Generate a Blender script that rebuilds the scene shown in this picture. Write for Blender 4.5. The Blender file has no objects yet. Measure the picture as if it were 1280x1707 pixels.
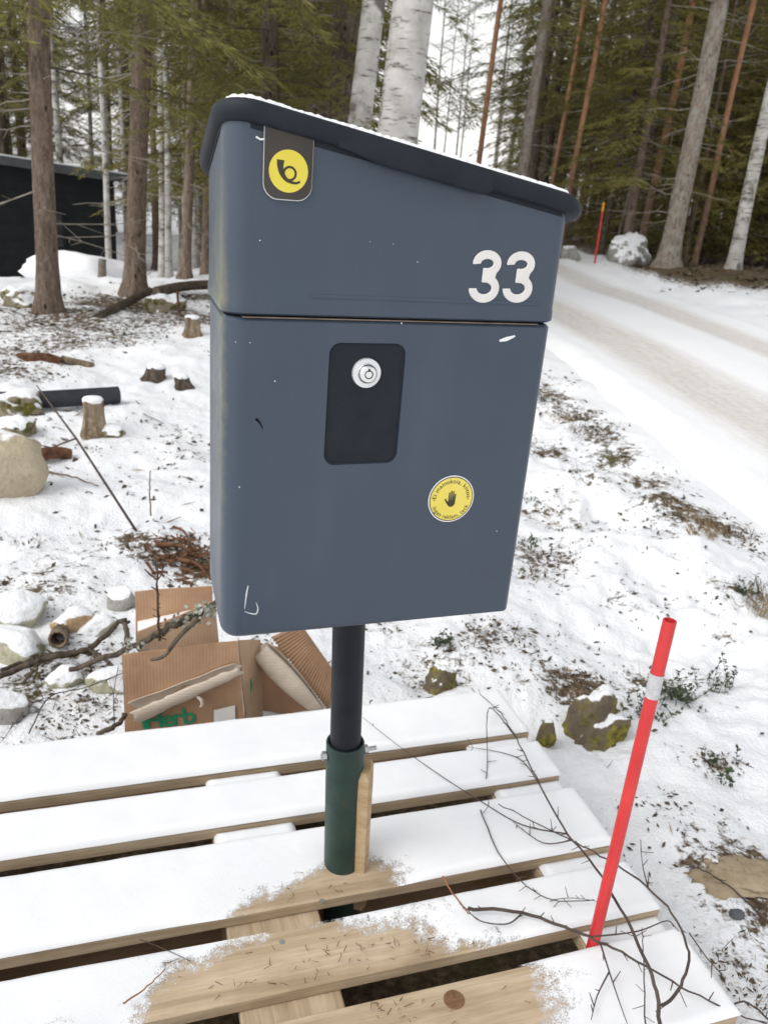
import bpy, bmesh, math, random
import numpy as np
from mathutils import Vector, Matrix, Quaternion
rnd = random.Random(7)
S = bpy.context.scene
COL = S.collection
PI = math.pi

# ------------------------------------------------------------------ camera, sky, sun, exposure
F, CX, CY = 1370.0, 640.0, 853.5          # pixel focal length and centre of the 1280 x 1707 photograph
ZC = 1.187
_d = Vector((350 - CX, -(4323 - CY), -F)).normalized()
_up = -_d
_f = Vector((0, 0, -1)); _fy = (_f - _up * _f.dot(_up)).normalized(); _x = _fy.cross(_up)
M3 = Matrix((_x, _fy, _up))               # world = M3 @ camera
CAM = Vector((0, 0, ZC))
cam_data = bpy.data.cameras.new('camera')
cam = bpy.data.objects.new('camera', cam_data); COL.objects.link(cam)
cam.matrix_world = Matrix.Translation(CAM) @ M3.to_4x4()
cam_data.sensor_fit = 'VERTICAL'; cam_data.sensor_height = 36.0; cam_data.sensor_width = 27.0
cam_data.lens = 36.0 * F / 1707.0
cam_data.clip_start = 0.02; cam_data.clip_end = 2000
cam_data.dof.use_dof = True; cam_data.dof.focus_distance = 0.86; cam_data.dof.aperture_fstop = 13.0
S.camera = cam

SUN_EL, SUN_AZ = math.radians(46), math.radians(-125)      # azimuth from +Y towards +X
w = bpy.data.worlds.new('World'); S.world = w; w.use_nodes = True
wn = w.node_tree.nodes; wl = w.node_tree.links; wn.clear()
sky = wn.new('ShaderNodeTexSky'); sky.sky_type = 'NISHITA'; sky.sun_disc = False
sky.sun_elevation = SUN_EL; sky.sun_rotation = SUN_AZ
sky.air_density = 2.0; sky.dust_density = 1.0; sky.ozone_density = 1.0
hs = wn.new('ShaderNodeHueSaturation'); hs.inputs['Saturation'].default_value = 0.07   # thick overcast: nearly white
bg = wn.new('ShaderNodeBackground'); bg.inputs['Strength'].default_value = 0.15
wo = wn.new('ShaderNodeOutputWorld')
wl.new(sky.outputs[0], hs.inputs['Color']); wl.new(hs.outputs[0], bg.inputs['Color']); wl.new(bg.outputs[0], wo.inputs[0])
sd = bpy.data.lights.new('sun', 'SUN'); sd.energy = 1.2; sd.angle = math.radians(35); sd.color = (1.0, 0.96, 0.89)
sun = bpy.data.objects.new('sun', sd); COL.objects.link(sun)
_sv = Vector((math.sin(SUN_AZ) * math.cos(SUN_EL), math.cos(SUN_AZ) * math.cos(SUN_EL), math.sin(SUN_EL)))
sun.rotation_euler = (-_sv).to_track_quat('-Z', 'Y').to_euler()
S.view_settings.view_transform = 'Standard'; S.view_settings.look = 'None'
S.view_settings.gamma = 1.0; S.view_settings.use_curve_mapping = False
S.view_settings.exposure = 0.36
S.render.engine = 'CYCLES'
S.cycles.max_bounces = 6; S.cycles.diffuse_bounces = 3; S.cycles.glossy_bounces = 2; S.cycles.transparent_max_bounces = 4
S.cycles.use_denoising = True

# ------------------------------------------------------------------ geometry of the view
def ray(px, py): return M3 @ Vector((px - CX, -(py - CY), -F))
def hit(px, py, z=0.0):
    r = ray(px, py); return CAM + r * ((z - ZC) / r.z)
def at(px, py, Y):
    r = ray(px, py); return CAM + r * (Y / r.y)

# ------------------------------------------------------------------ noise
def _hash(ix, iy, seed):
    h = (ix.astype(np.int64) * 374761393 + iy.astype(np.int64) * 668265263 + seed * 974634777) & 0xffffffff
    h = ((h ^ (h >> 13)) * 1274126177) & 0xffffffff
    return ((h ^ (h >> 16)) & 0xffff) / 65535.0
def vnoise(x, y, seed=0):
    x = np.asarray(x, float); y = np.asarray(y, float)
    ix = np.floor(x); iy = np.floor(y); fx = x - ix; fy = y - iy
    fx = fx * fx * (3 - 2 * fx); fy = fy * fy * (3 - 2 * fy)
    a = _hash(ix, iy, seed); b = _hash(ix + 1, iy, seed); c = _hash(ix, iy + 1, seed); d = _hash(ix + 1, iy + 1, seed)
    return a + (b - a) * fx + (c - a) * fy + (a - b - c + d) * fx * fy
def fbm(x, y, seed=0, o=4):
    s = 0; a = .5
    for i in range(o):
        s = s + a * vnoise(x, y, seed + i * 17); x = x * 2.03 + 11.3; y = y * 2.03 - 7.7; a *= .5
    return s
def sstep(a, b, x):
    t = np.clip((np.asarray(x, float) - a) / (b - a), 0, 1); return t * t * (3 - 2 * t)

# ------------------------------------------------------------------ materials
class NT:
    def __init__(s, name):
        s.m = bpy.data.materials.new(name); s.m.use_nodes = True
        s.n = s.m.node_tree.nodes; s.l = s.m.node_tree.links
        s.b = s.n['Principled BSDF']; s.tc = s.n.new('ShaderNodeTexCoord')
    def link(s, a, b): s.l.new(a, b)
    def mapping(s, scale=(1, 1, 1), out='Object'):
        m = s.n.new('ShaderNodeMapping'); m.inputs['Scale'].default_value = scale
        s.link(s.tc.outputs[out], m.inputs[0]); return m.outputs[0]
    def noise(s, scale, detail=4, vec=None, rough=.55, dist=0):
        t = s.n.new('ShaderNodeTexNoise'); t.inputs['Scale'].default_value = scale
        t.inputs['Detail'].default_value = detail; t.inputs['Roughness'].default_value = rough; t.inputs['Distortion'].default_value = dist
        s.link(vec if vec is not None else s.tc.outputs['Object'], t.inputs['Vector']); return t.outputs['Fac']
    def vor(s, scale, vec=None, feat='F1'):
        t = s.n.new('ShaderNodeTexVoronoi'); t.inputs['Scale'].default_value = scale; t.feature = feat
        s.link(vec if vec is not None else s.tc.outputs['Object'], t.inputs['Vector']); return t.outputs['Distance']
    def ramp(s, fac, stops):
        r = s.n.new('ShaderNodeValToRGB'); e = r.color_ramp.elements
        while len(e) < len(stops): e.new(.5)
        for el, (p, c) in zip(e, stops):
            el.position = p; el.color = (c[0], c[1], c[2], 1) if not isinstance(c, (int, float)) else (c, c, c, 1)
        s.link(fac, r.inputs[0]); return r.outputs[0]
    def math(s, op, a, b=0.0, clamp=False):
        m = s.n.new('ShaderNodeMath'); m.operation = op; m.use_clamp = clamp
        for i, v in enumerate((a, b)):
            if isinstance(v, (int, float)): m.inputs[i].default_value = v
            else: s.link(v, m.inputs[i])
        return m.outputs[0]
    def mix(s, fac, a, b, mode='MIX'):
        m = s.n.new('ShaderNodeMix'); m.data_type = 'RGBA'; m.blend_type = mode
        for i, v in ((0, fac), (6, a), (7, b)):
            if isinstance(v, (int, float)): m.inputs[i].default_value = v
            elif isinstance(v, tuple): m.inputs[i].default_value = (*v, 1)
            else: s.link(v, m.inputs[i])
        return m.outputs[2]
    def attr(s, name):
        a = s.n.new('ShaderNodeAttribute'); a.attribute_name = name; return a.outputs['Fac']
    def sep(s, vec):
        x = s.n.new('ShaderNodeSeparateXYZ'); s.link(vec, x.inputs[0]); return x.outputs
    def geo(s, name): 
        g = s.n.new('ShaderNodeNewGeometry'); return g.outputs[name]
    def rand(s):
        o = s.n.new('ShaderNodeObjectInfo'); return o.outputs['Random']
    def col(s, c):
        if isinstance(c, tuple): s.b.inputs['Base Color'].default_value = (*c, 1)
        else: s.link(c, s.b.inputs['Base Color'])
        return s
    def rough(s, r):
        if isinstance(r, (int, float)): s.b.inputs['Roughness'].default_value = r
        else: s.link(r, s.b.inputs['Roughness'])
        return s
    def spec(s, v): s.b.inputs['Specular IOR Level'].default_value = v; return s
    def metal(s, v): s.b.inputs['Metallic'].default_value = v; return s
    def bump(s, h, strength=.3, dist=.01):
        b = s.n.new('ShaderNodeBump'); b.inputs['Strength'].default_value = strength; b.inputs['Distance'].default_value = dist
        s.link(h, b.inputs['Height']); s.link(b.outputs[0], s.b.inputs['Normal']); return s

def plain(name, c1, c2=None, scale=40, rough=.6, spec=.3, bump=0, metal=0, bscale=None):
    t = NT(name)
    if c2 is None: t.col(c1)
    else: t.col(t.ramp(t.noise(scale), [(.3, c1), (.7, c2)]))
    t.rough(rough).spec(spec).metal(metal)
    if bump: t.bump(t.noise(bscale or scale * 3, 6), bump, .004)
    return t.m

SNOW = (.83, .845, .875)
def m_snow():
    t = NT('snow'); t.col(t.ramp(t.noise(9), [(.3, (.80, .815, .85)), (.7, (.86, .87, .89))])).rough(.75).spec(.15)
    t.bump(t.noise(900, 3), .25, .002); return t.m
def m_thinsnow():
    t = NT('thinning_snow'); t.col(t.ramp(t.noise(9), [(.3, (.79, .805, .84)), (.7, (.85, .86, .88))])).rough(.75).spec(.15); t.bump(t.noise(700, 4), .35, .0025)
    n = t.math('ADD', t.math('MULTIPLY', t.noise(420, 3, rough=.7), .75), t.math('MULTIPLY', t.noise(70, 4, rough=.7), .75))
    a = t.ramp(t.math('ADD', t.attr('cover'), t.math('MULTIPLY', t.math('SUBTRACT', n, .75), 2.1)), [(.25, 0.0), (.85, 1.0)]); t.link(a, t.b.inputs['Alpha']); return t.m
def m_ground():
    t = NT('snowy_forest_ground'); V = t.tc.outputs['Object']
    bare = t.attr('bare')
    n1 = t.noise(26, 5, rough=.65); n2 = t.noise(110, 3, rough=.6); n3 = t.noise(5, 3)
    f = t.math('ADD', t.math('MULTIPLY', n1, .75), t.math('MULTIPLY', n2, .35))
    thr = t.math('SUBTRACT', f, t.math('SUBTRACT', 1.0, bare))         # >0 where litter shows
    mask = t.ramp(thr, [(.0, 0.0), (.10, 1.0)])
    lit = t.ramp(t.noise(60, 5), [(.25, (.035, .026, .018)), (.5, (.10, .072, .045)), (.7, (.19, .145, .095))])
    moss = t.ramp(t.noise(80, 4), [(.3, (.03, .035, .012)), (.7, (.11, .115, .035))])
    lit = t.mix(t.ramp(n3, [(.56, 0.0), (.70, .8)]), lit, moss)
    c = t.mix(mask, t.ramp(t.noise(3), [(.3, (.79, .805, .845)), (.7, (.85, .86, .885))]), lit)
    t.col(c).rough(.8).spec(.12)
    h = t.math('SUBTRACT', t.math('ADD', t.math('MULTIPLY', n1, .6), t.math('MULTIPLY', n2, .4)), t.math('MULTIPLY', mask, .25))
    t.bump(h, .55, .03); return t.m
def m_road():
    t = NT('snow_packed_gravel_road'); a = t.attr('across'); al = t.attr('along')
    comb = t.n.new('ShaderNodeCombineXYZ'); t.link(t.math('MULTIPLY', a, 3.0), comb.inputs[0]); t.link(t.math('MULTIPLY', al, .35), comb.inputs[1])
    wob = t.math('MULTIPLY', t.math('SUBTRACT', t.noise(1.2, 3, comb.outputs[0]), .5), .22)
    aa = t.math('ADD', a, wob)
    def band(c, wdt):
        return t.ramp(t.math('ABSOLUTE', t.math('SUBTRACT', aa, c)), [(wdt * .45, 1.0), (wdt, 0.0)])
    tr = t.math('MAXIMUM', band(-.72, .46), t.math('MULTIPLY', band(.74, .36), .9))
    comb2 = t.n.new('ShaderNodeCombineXYZ'); t.link(t.math('MULTIPLY', a, 9.0), comb2.inputs[0]); t.link(t.math('MULTIPLY', al, .8), comb2.inputs[1])
    st = t.noise(2.2, 5, comb2.outputs[0], .6)
    tr = t.math('MULTIPLY', tr, t.ramp(st, [(.25, .5), (.6, .85)]))
    dirt = t.ramp(t.noise(16, 8, rough=.7), [(.3, (.46, .425, .385)), (.7, (.69, .655, .61))])
    c = t.mix(tr, (.83, .84, .865), dirt)
    sp = t.ramp(t.vor(30), [(.03, 1.0), (.07, 0.0)])
    c = t.mix(t.math('MULTIPLY', sp, t.ramp(t.noise(2.2), [(.5, 0.0), (.68, .7)])), c, (.16, .13, .11))
    t.col(c).rough(.7).spec(.15); t.bump(t.math('ADD', t.noise(60, 5), t.math('MULTIPLY', st, .4)), .35, .02); return t.m
def m_wood(name, c1, c2, c3, grain=1.0, knots=True):
    t = NT(name); v = t.mapping((1.6, 26, 26)); r = t.rand()
    add = t.n.new('ShaderNodeVectorMath'); add.operation = 'ADD'; t.link(v, add.inputs[0])
    cmb = t.n.new('ShaderNodeCombineXYZ'); t.link(t.math('MULTIPLY', r, 37.0), cmb.inputs[0]); t.link(t.math('MULTIPLY', r, 11.0), cmb.inputs[1])
    t.link(cmb.outputs[0], add.inputs[1]); vv = add.outputs[0]
    n = t.noise(1.6, 6, vv, .6, .6); fine = t.noise(9, 4, vv, .7)
    blot = t.noise(7, 4)
    c = t.ramp(n, [(.25, c1), (.5, c2), (.75, c3)])
    c = t.mix(t.math('MULTIPLY', t.ramp(fine, [(.45, 0.0), (.75, .6)]), grain), c, tuple(q * .55 for q in c2))
    c = t.mix(t.ramp(blot, [(.45, 0.0), (.75, .45)]), c, tuple(q * .6 for q in c1))
    t.col(c).rough(.75).spec(.2); t.bump(t.math('ADD', n, t.math('MULTIPLY', fine, .5)), .35, .003); return t.m
def m_bark(name, c1, c2, c3, vs=6, hs=22, lichen=None, bump=.8):
    t = NT(name); v = t.mapping((hs, hs, vs)); n = t.noise(1.0, 6, v, .65); n2 = t.noise(7, 3)
    c = t.ramp(n, [(.28, c1), (.5, c2), (.72, c3)])
    kn = t.ramp(t.vor(1.0, t.mapping((13, 13, 6.5))), [(.10, .9), (.2, 0.0)]); c = t.mix(kn, c, tuple(q * .35 for q in c1)); fl = t.noise(1.0, 4, t.mapping((40, 40, 22)), .7); c = t.mix(t.ramp(fl, [(.5, 0.0), (.68, .55)]), c, tuple(min(1, q * 1.35) for q in c3))
    if lichen: c = t.mix(t.ramp(n2, [(.5, 0.0), (.68, .7)]), c, lichen)
    hv = t.n.new('ShaderNodeHueSaturation'); t.link(c, hv.inputs['Color'])
    t.link(t.math('ADD', t.math('MULTIPLY', t.rand(), .5), .75), hv.inputs['Value'])
    t.col(hv.outputs[0]).rough(.9).spec(.1); t.bump(t.math('SUBTRACT', n, t.math('MULTIPLY', kn, .4)), bump, .03); return t.m
def m_pine():
    t = NT('pine_bark'); v = t.mapping((20, 20, 7)); n = t.noise(1.0, 6, v, .65)
    lo = t.ramp(n, [(.3, (.10, .07, .055)), (.7, (.30, .20, .15))]); hi = t.ramp(n, [(.3, (.24, .12, .07)), (.7, (.46, .25, .145))])
    z = t.math('ADD', t.sep(t.tc.outputs['Object'])[2], t.math('MULTIPLY', t.noise(2.5), 1.2))
    t.col(t.mix(t.ramp(t.math('MULTIPLY', z, .25), [(.3, 0.0), (.75, 1.0)]), lo, hi)).rough(.9).spec(.1); t.bump(n, .7, .02); return t.m
def m_birch():
    t = NT('birch_bark'); v = t.mapping((5, 5, 34)); n = t.noise(1.0, 5, v, .6); n2 = t.noise(4.5, 4, t.mapping((1, 1, 1.0)))
    c = t.ramp(t.noise(6, 3), [(.3, (.33, .315, .29)), (.7, (.56, .545, .52))])
    c = t.mix(t.ramp(n, [(.57, 0.0), (.64, .85)]), c, (.07, .058, .05))
    c = t.mix(t.ramp(n2, [(.53, 0.0), (.64, .9)]), c, (.11, .095, .078))
    t.col(c).rough(.75).spec(.2); t.bump(n, .4, .01); return t.m
def m_needles(name, cs):
    t = NT(name); n = t.noise(1.3, 3); f = t.math('ADD', t.math('MULTIPLY', n, .75), t.math('MULTIPLY', t.rand(), .25))
    c = t.ramp(f, [(.2, cs[0]), (.45, cs[1]), (.7, cs[2])]); c2 = t.mix(t.ramp(t.noise(26, 3), [(.4, 0.0), (.7, .6)]), c, cs[3])
    t.col(c2).rough(.6).spec(.25)
    t.b.inputs['Transmission Weight'].default_value = 0; return t.m
def m_rock(name, c1, c2, moss=0.0, snow=.55, mc=(.155, .14, .034)):
    t = NT(name); n = t.noise(7, 6, rough=.65); c = t.ramp(n, [(.3, c1), (.7, c2)])
    c = t.mix(t.ramp(t.noise(55, 4), [(.5, 0.0), (.75, .5)]), c, tuple(q * .45 for q in c1))
    nz = t.sep(t.geo('Normal'))[2]
    if moss: c = t.mix(t.ramp(t.math('ADD', t.noise(12, 4), moss - .5), [(.5, 0.0), (.62, 1.0)]), c, t.ramp(t.noise(60, 4), [(.3, (.05, .045, .012)), (.7, mc)]))
    if snow < 1: c = t.mix(t.ramp(t.math('ADD', nz, t.math('MULTIPLY', t.math('SUBTRACT', t.noise(22, 4), .5), .8)), [(snow, 0.0), (snow + .12, 1.0)]), c, SNOW)
    t.col(c).rough(.85).spec(.15); t.bump(t.noise(40, 6), .6, .02); return t.m
def m_paint():
    t = NT('grey_blue_powder_coat'); c = t.ramp(t.noise(5, 3), [(.25, (.040, .057, .085)), (.75, (.053, .073, .104))])
    # olive tint on the left side, weaker towards top and bottom
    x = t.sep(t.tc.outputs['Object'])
    olive = t.ramp(t.math('ADD', x[0], t.math('MULTIPLY', t.noise(60, 5, rough=.7), .016)), [(.008, .55), (.015, 0.0)])
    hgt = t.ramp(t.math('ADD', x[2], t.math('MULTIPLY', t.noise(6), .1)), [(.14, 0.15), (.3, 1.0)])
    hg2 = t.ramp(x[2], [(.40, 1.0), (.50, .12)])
    c = t.mix(t.math('MULTIPLY', t.math('MULTIPLY', olive, hgt), hg2), c, (.235, .225, .085))
    fl = t.ramp(t.vor(46), [(.018, 1.0), (.030, 0.0)]); sel = t.ramp(t.noise(19, 1), [(.68, 0.0), (.72, .45)])
    c = t.mix(t.math('MULTIPLY', fl, sel), c, (.5, .52, .55))
    sm = t.ramp(t.noise(9, 6, t.mapping((1.6, 1.6, .22)), .7), [(.48, 0.0), (.8, .13)]); c = t.mix(sm, c, (.15, .155, .16)); dk = t.ramp(t.noise(5, 5), [(.5, 0.0), (.8, .35)]); c = t.mix(dk, c, (.022, .03, .045))
    t.col(c).rough(t.ramp(t.noise(7, 6, rough=.7), [(.3, .28), (.7, .48)])).spec(.45); t.bump(t.noise(1500, 2), .08, .0006); return t.m
def m_plastic():
    t = NT('black_textured_plastic'); c = t.ramp(t.noise(30, 4), [(.3, (.008, .011, .017)), (.7, (.014, .018, .026))])
    t.col(c).rough(.6).spec(.28); t.bump(t.noise(1100, 2), .2, .0008); return t.m
def m_cardboard(name, c1, c2, flute=True, axis=0):
    t = NT(name); v = t.sep(t.tc.outputs['Object']); n = t.noise(16, 5)
    c = t.ramp(n, [(.3, c1), (.7, c2)])
    s_ = t.math('SINE', t.math('MULTIPLY', v[axis], 900.0)); s_ = t.math('ADD', t.math('MULTIPLY', s_, .5), .5)
    if flute: c = t.mix(t.math('MULTIPLY', s_, t.math('MULTIPLY', t.noise(7, 3), .22)), c, tuple(q * .6 for q in c1))
    c = t.mix(t.ramp(t.noise(9, 5, rough=.65), [(.5, 0.0), (.72, .5)]), c, tuple(q * .55 for q in c1))
    t.col(c).rough(.85).spec(.1); t.bump(s_ if flute else n, .25, .0012); return t.m
MAT = dict(
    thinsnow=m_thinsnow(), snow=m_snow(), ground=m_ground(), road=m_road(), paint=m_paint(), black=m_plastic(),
    board=m_wood('weathered_pallet_wood', (.33, .24, .15), (.51, .395, .27), (.61, .50, .37)),
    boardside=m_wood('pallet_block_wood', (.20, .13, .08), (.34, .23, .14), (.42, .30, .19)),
    fresh=m_wood('fresh_split_wood', (.36, .25, .14), (.48, .35, .21), (.57, .44, .29)),
    spruce_bark=m_bark('spruce_bark', (.060, .043, .033), (.155, .116, .090), (.235, .182, .148)),
    spruce_bark_grey=m_bark('grey_spruce_bark', (.10, .085, .07), (.21, .175, .145), (.30, .265, .23), lichen=(.30, .31, .27)),
    dark_bark=m_bark('dark_bark', (.035, .028, .022), (.085, .068, .052), (.14, .115, .09)),
    pine_bark=m_pine(), birch_bark=m_birch(),
    stump=m_bark('stump_bark', (.035, .026, .019), (.16, .12, .083), (.33, .26, .185), 4, 24),
    needles=m_needles('spruce_needles', [(.080, .082, .020), (.128, .126, .028), (.185, .170, .042), (.15, .115, .04)]),
    needles_b=m_needles('yellowish_spruce_needles', [(.095, .092, .022), (.150, .140, .032), (.21, .185, .048), (.16, .12, .045)]),
    twig_grey=plain('dead_grey_twig', (.20, .175, .15), (.34, .31, .27), 20, .9, .1),
    twig=plain('dark_birch_twig', (.045, .035, .032), (.10, .075, .065), 30, .7, .25),
    twig_red=plain('reddish_twig', (.22, .09, .045), (.35, .16, .08), 30, .7, .2),
    bark_piece=plain('loose_bark', (.05, .028, .018), (.19, .095, .055), 25, .9, .1, .5),
    litter=plain('dry_leaf_litter', (.035, .027, .020), (.14, .105, .07), 9, .85, .1),
    grass=plain('withered_grass', (.20, .15, .085), (.42, .33, .21), 14, .8, .1),
    leafy=plain('evergreen_leaf', (.028, .045, .022), (.075, .10, .05), 22, .5, .3),
    lichen=plain('grey_lichen', (.20, .21, .17), (.42, .43, .37), 30, .9, .05),
    blackpipe=plain('black_polythene_pipe', (.012, .014, .018), (.03, .034, .042), 12, .4, .4),
    poleblue=plain('black_painted_pole', (.008, .010, .015), (.015, .018, .026), 16, .5, .25, .08, bscale=300),
    sleeve=None, bolt=plain('zinc_bolt', (.45, .46, .48), (.6, .61, .62), 60, .35, .5, 0, .9),
    red=plain('red_plastic_marker', (.50, .022, .028), (.66, .050, .048), 9, .36, .45, .15, bscale=60),
    reflector=plain('grey_reflective_band', (.42, .42, .44), (.58, .58, .60), 120, .35, .5),
    orange=plain('orange_marker_top', (.75, .34, .02), None, rough=.5),
    chrome=plain('lock_chrome', (.78, .79, .80), (.86, .87, .88), 50, .22, .5, 0, .95),
    lockring=plain('satin_lock_ring', (.72, .73, .75), (.78, .79, .80), 50, .38, .5, 0, .55),
    dark=plain('dark_gap', (.008, .008, .009), None, rough=.8, spec=.1),
    digit=plain('off_white_digit', (.70, .68, .66), (.76, .74, .72), 60, .5, .3),
    tag=plain('brown_black_tag', (.032, .027, .022), (.05, .042, .035), 18, .32, .45),
    tagedge=plain('clear_tag_edge', (.55, .55, .53), None, rough=.3),
    yellow=plain('yellow_print', (.70, .58, .065), (.75, .63, .085), 30, .42, .35),
    yellow2=plain('pale_yellow_print', (.76, .62, .11), (.80, .67, .14), 30, .42, .35),
    white=plain('white_print', (.80, .80, .79), None, rough=.5), print=plain('dark_print', (.05, .045, .025), None, rough=.5),
    scratch=plain('pale_scratch', (.62, .64, .66), None, rough=.6),
    green=plain('green_print', (.02, .22, .11), (.03, .30, .15), 30, .7, .1),
    card=m_cardboard('brown_cardboard', (.38, .235, .145), (.47, .30, .19)),
    cardin=m_cardboard('inner_cardboard', (.40, .27, .175), (.50, .345, .235)),
    cardpale=m_cardboard('pale_torn_cardboard', (.50, .42, .34), (.66, .57, .48), True, 2),
    cardflute=m_cardboard('fluted_cardboard', (.36, .22, .135), (.46, .29, .18), False),
    cabin=None, roofing=plain('dark_roofing', (.018, .020, .022), (.04, .043, .046), 3, .7, .2),
    fascia=plain('grey_fascia', (.045, .05, .052), (.08, .085, .088), 5, .6, .2), glassdark=plain('dark_glass', (.008, .009, .011), None, rough=.08, spec=.5),
    rock_beige=m_rock('beige_boulder', (.36, .30, .21), (.54, .47, .35), 0, .86), rock_grey=m_rock('grey_rock', (.26, .25, .23), (.42, .41, .38), .18, .55),
    rock_green=m_rock('greenish_rock', (.30, .30, .20), (.46, .44, .33), .2, .35), rock_orange=m_rock('orange_rock', (.34, .21, .11), (.52, .37, .22), 0, .55),
    rock_sand=m_rock('sandy_rock', (.30, .23, .15), (.46, .38, .27), 0, 1.0), rock_moss2=m_rock('dark_mossy_rock', (.10, .08, .055), (.22, .18, .13), .56, .58, (.30, .26, .055)), rock_snowy=m_rock('snowy_rock', (.25, .24, .22), (.40, .39, .36), .1, .26), rock_moss=m_rock('mossy_rock', (.20, .17, .12), (.34, .30, .23), .52, .38), stone_dark=plain('dark_stone', (.06, .065, .075), (.13, .135, .145), 30, .8, .2, .4),
    soil=plain('red_brown_soil', (.05, .03, .018), (.20, .11, .06), 18, .9, .1, .6),
)
def m_sleeve():
    t = NT('green_painted_steel'); n = t.noise(22, 5)
    c = t.ramp(n, [(.3, (.012, .030, .026)), (.6, (.020, .045, .038)), (.78, (.05, .055, .03))])
    rust = t.ramp(t.noise(34, 6), [(.62, 0.0), (.72, .7)]); c = t.mix(rust, c, (.08, .05, .03))
    t.col(c).rough(.45).spec(.4); t.bump(n, .1, .002); return t.m
MAT['sleeve'] = m_sleeve()
def m_cabin():
    t = NT('black_stained_boards'); v = t.sep(t.tc.outputs['Object'])
    g = t.math('FRACT', t.math('MULTIPLY', v[2], 7.0)); ln = t.ramp(g, [(.02, 0.35), (.1, 1.0)])
    c = t.mix(ln, (.003, .0035, .004), t.ramp(t.noise(4, 5), [(.3, (.007, .0085, .0095)), (.7, (.014, .017, .018))]))
    t.col(c).rough(.7).spec(.2); return t.m
MAT['cabin'] = m_cabin()

# ------------------------------------------------------------------ mesh helpers
class MB:
    def __init__(s): s.v = []; s.f = []; s.m = []
    def add(s, vs, fs, mi=0):
        o = len(s.v); s.v += [tuple(p) for p in vs]; s.f += [tuple(i + o for i in f) for f in fs]; s.m += [mi] * len(fs)
    def box(s, x0, x1, y0, y1, z0, z1, fn=None, mi=0, bev=0):
        if bev:
            q = lambda a, b, d: (a + d, b - d)
            b = bev; P = []
            for (xa, xb), (ya, yb), (za, zb) in (((x0 + b, x1 - b), (y0 + b, y1 - b), (z0, z1)), ((x0, x1), (y0 + b, y1 - b), (z0 + b, z1 - b)), ((x0 + b, x1 - b), (y0, y1), (z0 + b, z1 - b))):
                P += [Vector((x, y, z)) for x in (xa, xb) for y in (ya, yb) for z in (za, zb)]
            bm = bmesh.new(); [bm.verts.new(p) for p in P]; bmesh.ops.convex_hull(bm, input=bm.verts)
            bm.verts.index_update(); vs = [v.co.copy() for v in bm.verts]; fs = [[v.index for v in f.verts] for f in bm.faces]; bm.free()
        else:
            vs = [Vector((x, y, z)) for x in (x0, x1) for y in (y0, y1) for z in (z0, z1)]
            fs = [(0, 1, 3, 2), (4, 6, 7, 5), (0, 4, 5, 1), (2, 3, 7, 6), (0, 2, 6, 4), (1, 5, 7, 3)]
        if fn: vs = [fn(p) for p in vs]
        s.add(vs, fs, mi); return s
    def tube(s, pts, rad, n=6, cap=True, mi=0, jit=0):
        pts = [Vector(p) for p in pts]; k = len(pts)
        if not hasattr(rad, '__len__'): rad = [rad] * k
        vs = []; prev = None
        for i, p in enumerate(pts):
            t = (pts[min(i + 1, k - 1)] - pts[max(i - 1, 0)])
            t = t.normalized() if t.length > 1e-9 else Vector((0, 0, 1))
            if prev is None:
                a = t.cross(Vector((0, 0, 1)) if abs(t.z) < .9 else Vector((1, 0, 0))).normalized()
            else:
                a = (prev - t * prev.dot(t)); a = a.normalized() if a.length > 1e-6 else t.orthogonal().normalized()
            prev = a; b = t.cross(a)
            for j in range(n):
                an = 2 * PI * j / n; r = rad[i] * (1 + (rnd.uniform(-jit, jit) if jit else 0))
                vs.append(p + (a * math.cos(an) + b * math.sin(an)) * r)
        fs = [(i * n + j, i * n + (j + 1) % n, (i + 1) * n + (j + 1) % n, (i + 1) * n + j) for i in range(k - 1) for j in range(n)]
        if cap: fs += [tuple(reversed(range(n))), tuple((k - 1) * n + j for j in range(n))]
        s.add(vs, fs, mi); return s
    def loft(s, rings, cap=True, mi=0, closed=True):
        n = len(rings[0]); vs = [p for r in rings for p in r]
        fs = [(i * n + j, i * n + (j + 1) % n, (i + 1) * n + (j + 1) % n, (i + 1) * n + j) for i in range(len(rings) - 1) for j in range(n if closed else n - 1)]
        if cap: fs += [tuple(reversed(range(n))), tuple((len(rings) - 1) * n + j for j in range(n))]
        s.add(vs, fs, mi); return s
    def prism(s, poly, d0, d1, fn, mi=0):          # poly 2D (a,b); fn(a,b,d) -> point
        n = len(poly); vs = [fn(a, b, d0) for a, b in poly] + [fn(a, b, d1) for a, b in poly]
        fs = [tuple(reversed(range(n))), tuple(range(n, 2 * n))] + [(j, (j + 1) % n, n + (j + 1) % n, n + j) for j in range(n)]
        s.add(vs, fs, mi); return s
    def build(s, name, mats, parent=None, smooth=False, angle=None):
        me = bpy.data.meshes.new(name); me.from_pydata([tuple(v) for v in s.v], [], s.f)
        if not isinstance(mats, (list, tuple)): mats = [mats]
        for m in mats: me.materials.append(MAT[m] if isinstance(m, str) else m)
        if any(s.m): me.polygons.foreach_set('material_index', s.m)
        bm = bmesh.new(); bm.from_mesh(me); bmesh.ops.recalc_face_normals(bm, faces=bm.faces); bm.to_mesh(me); bm.free()
        if smooth:
            me.polygons.foreach_set('use_smooth', [True] * len(me.polygons))
            if angle: me.set_sharp_from_angle(angle=math.radians(angle))
        me.update()
        return link(name, me, parent)
def link(name, me, parent=None):
    o = bpy.data.objects.new(name, me); COL.objects.link(o)
    if parent: o.parent = parent
    return o
def tag(o, label=None, cat=None, group=None, kind=None):
    if label: o['label'] = label
    if cat: o['category'] = cat
    if group: o['group'] = group
    if kind: o['kind'] = kind
    return o
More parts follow.
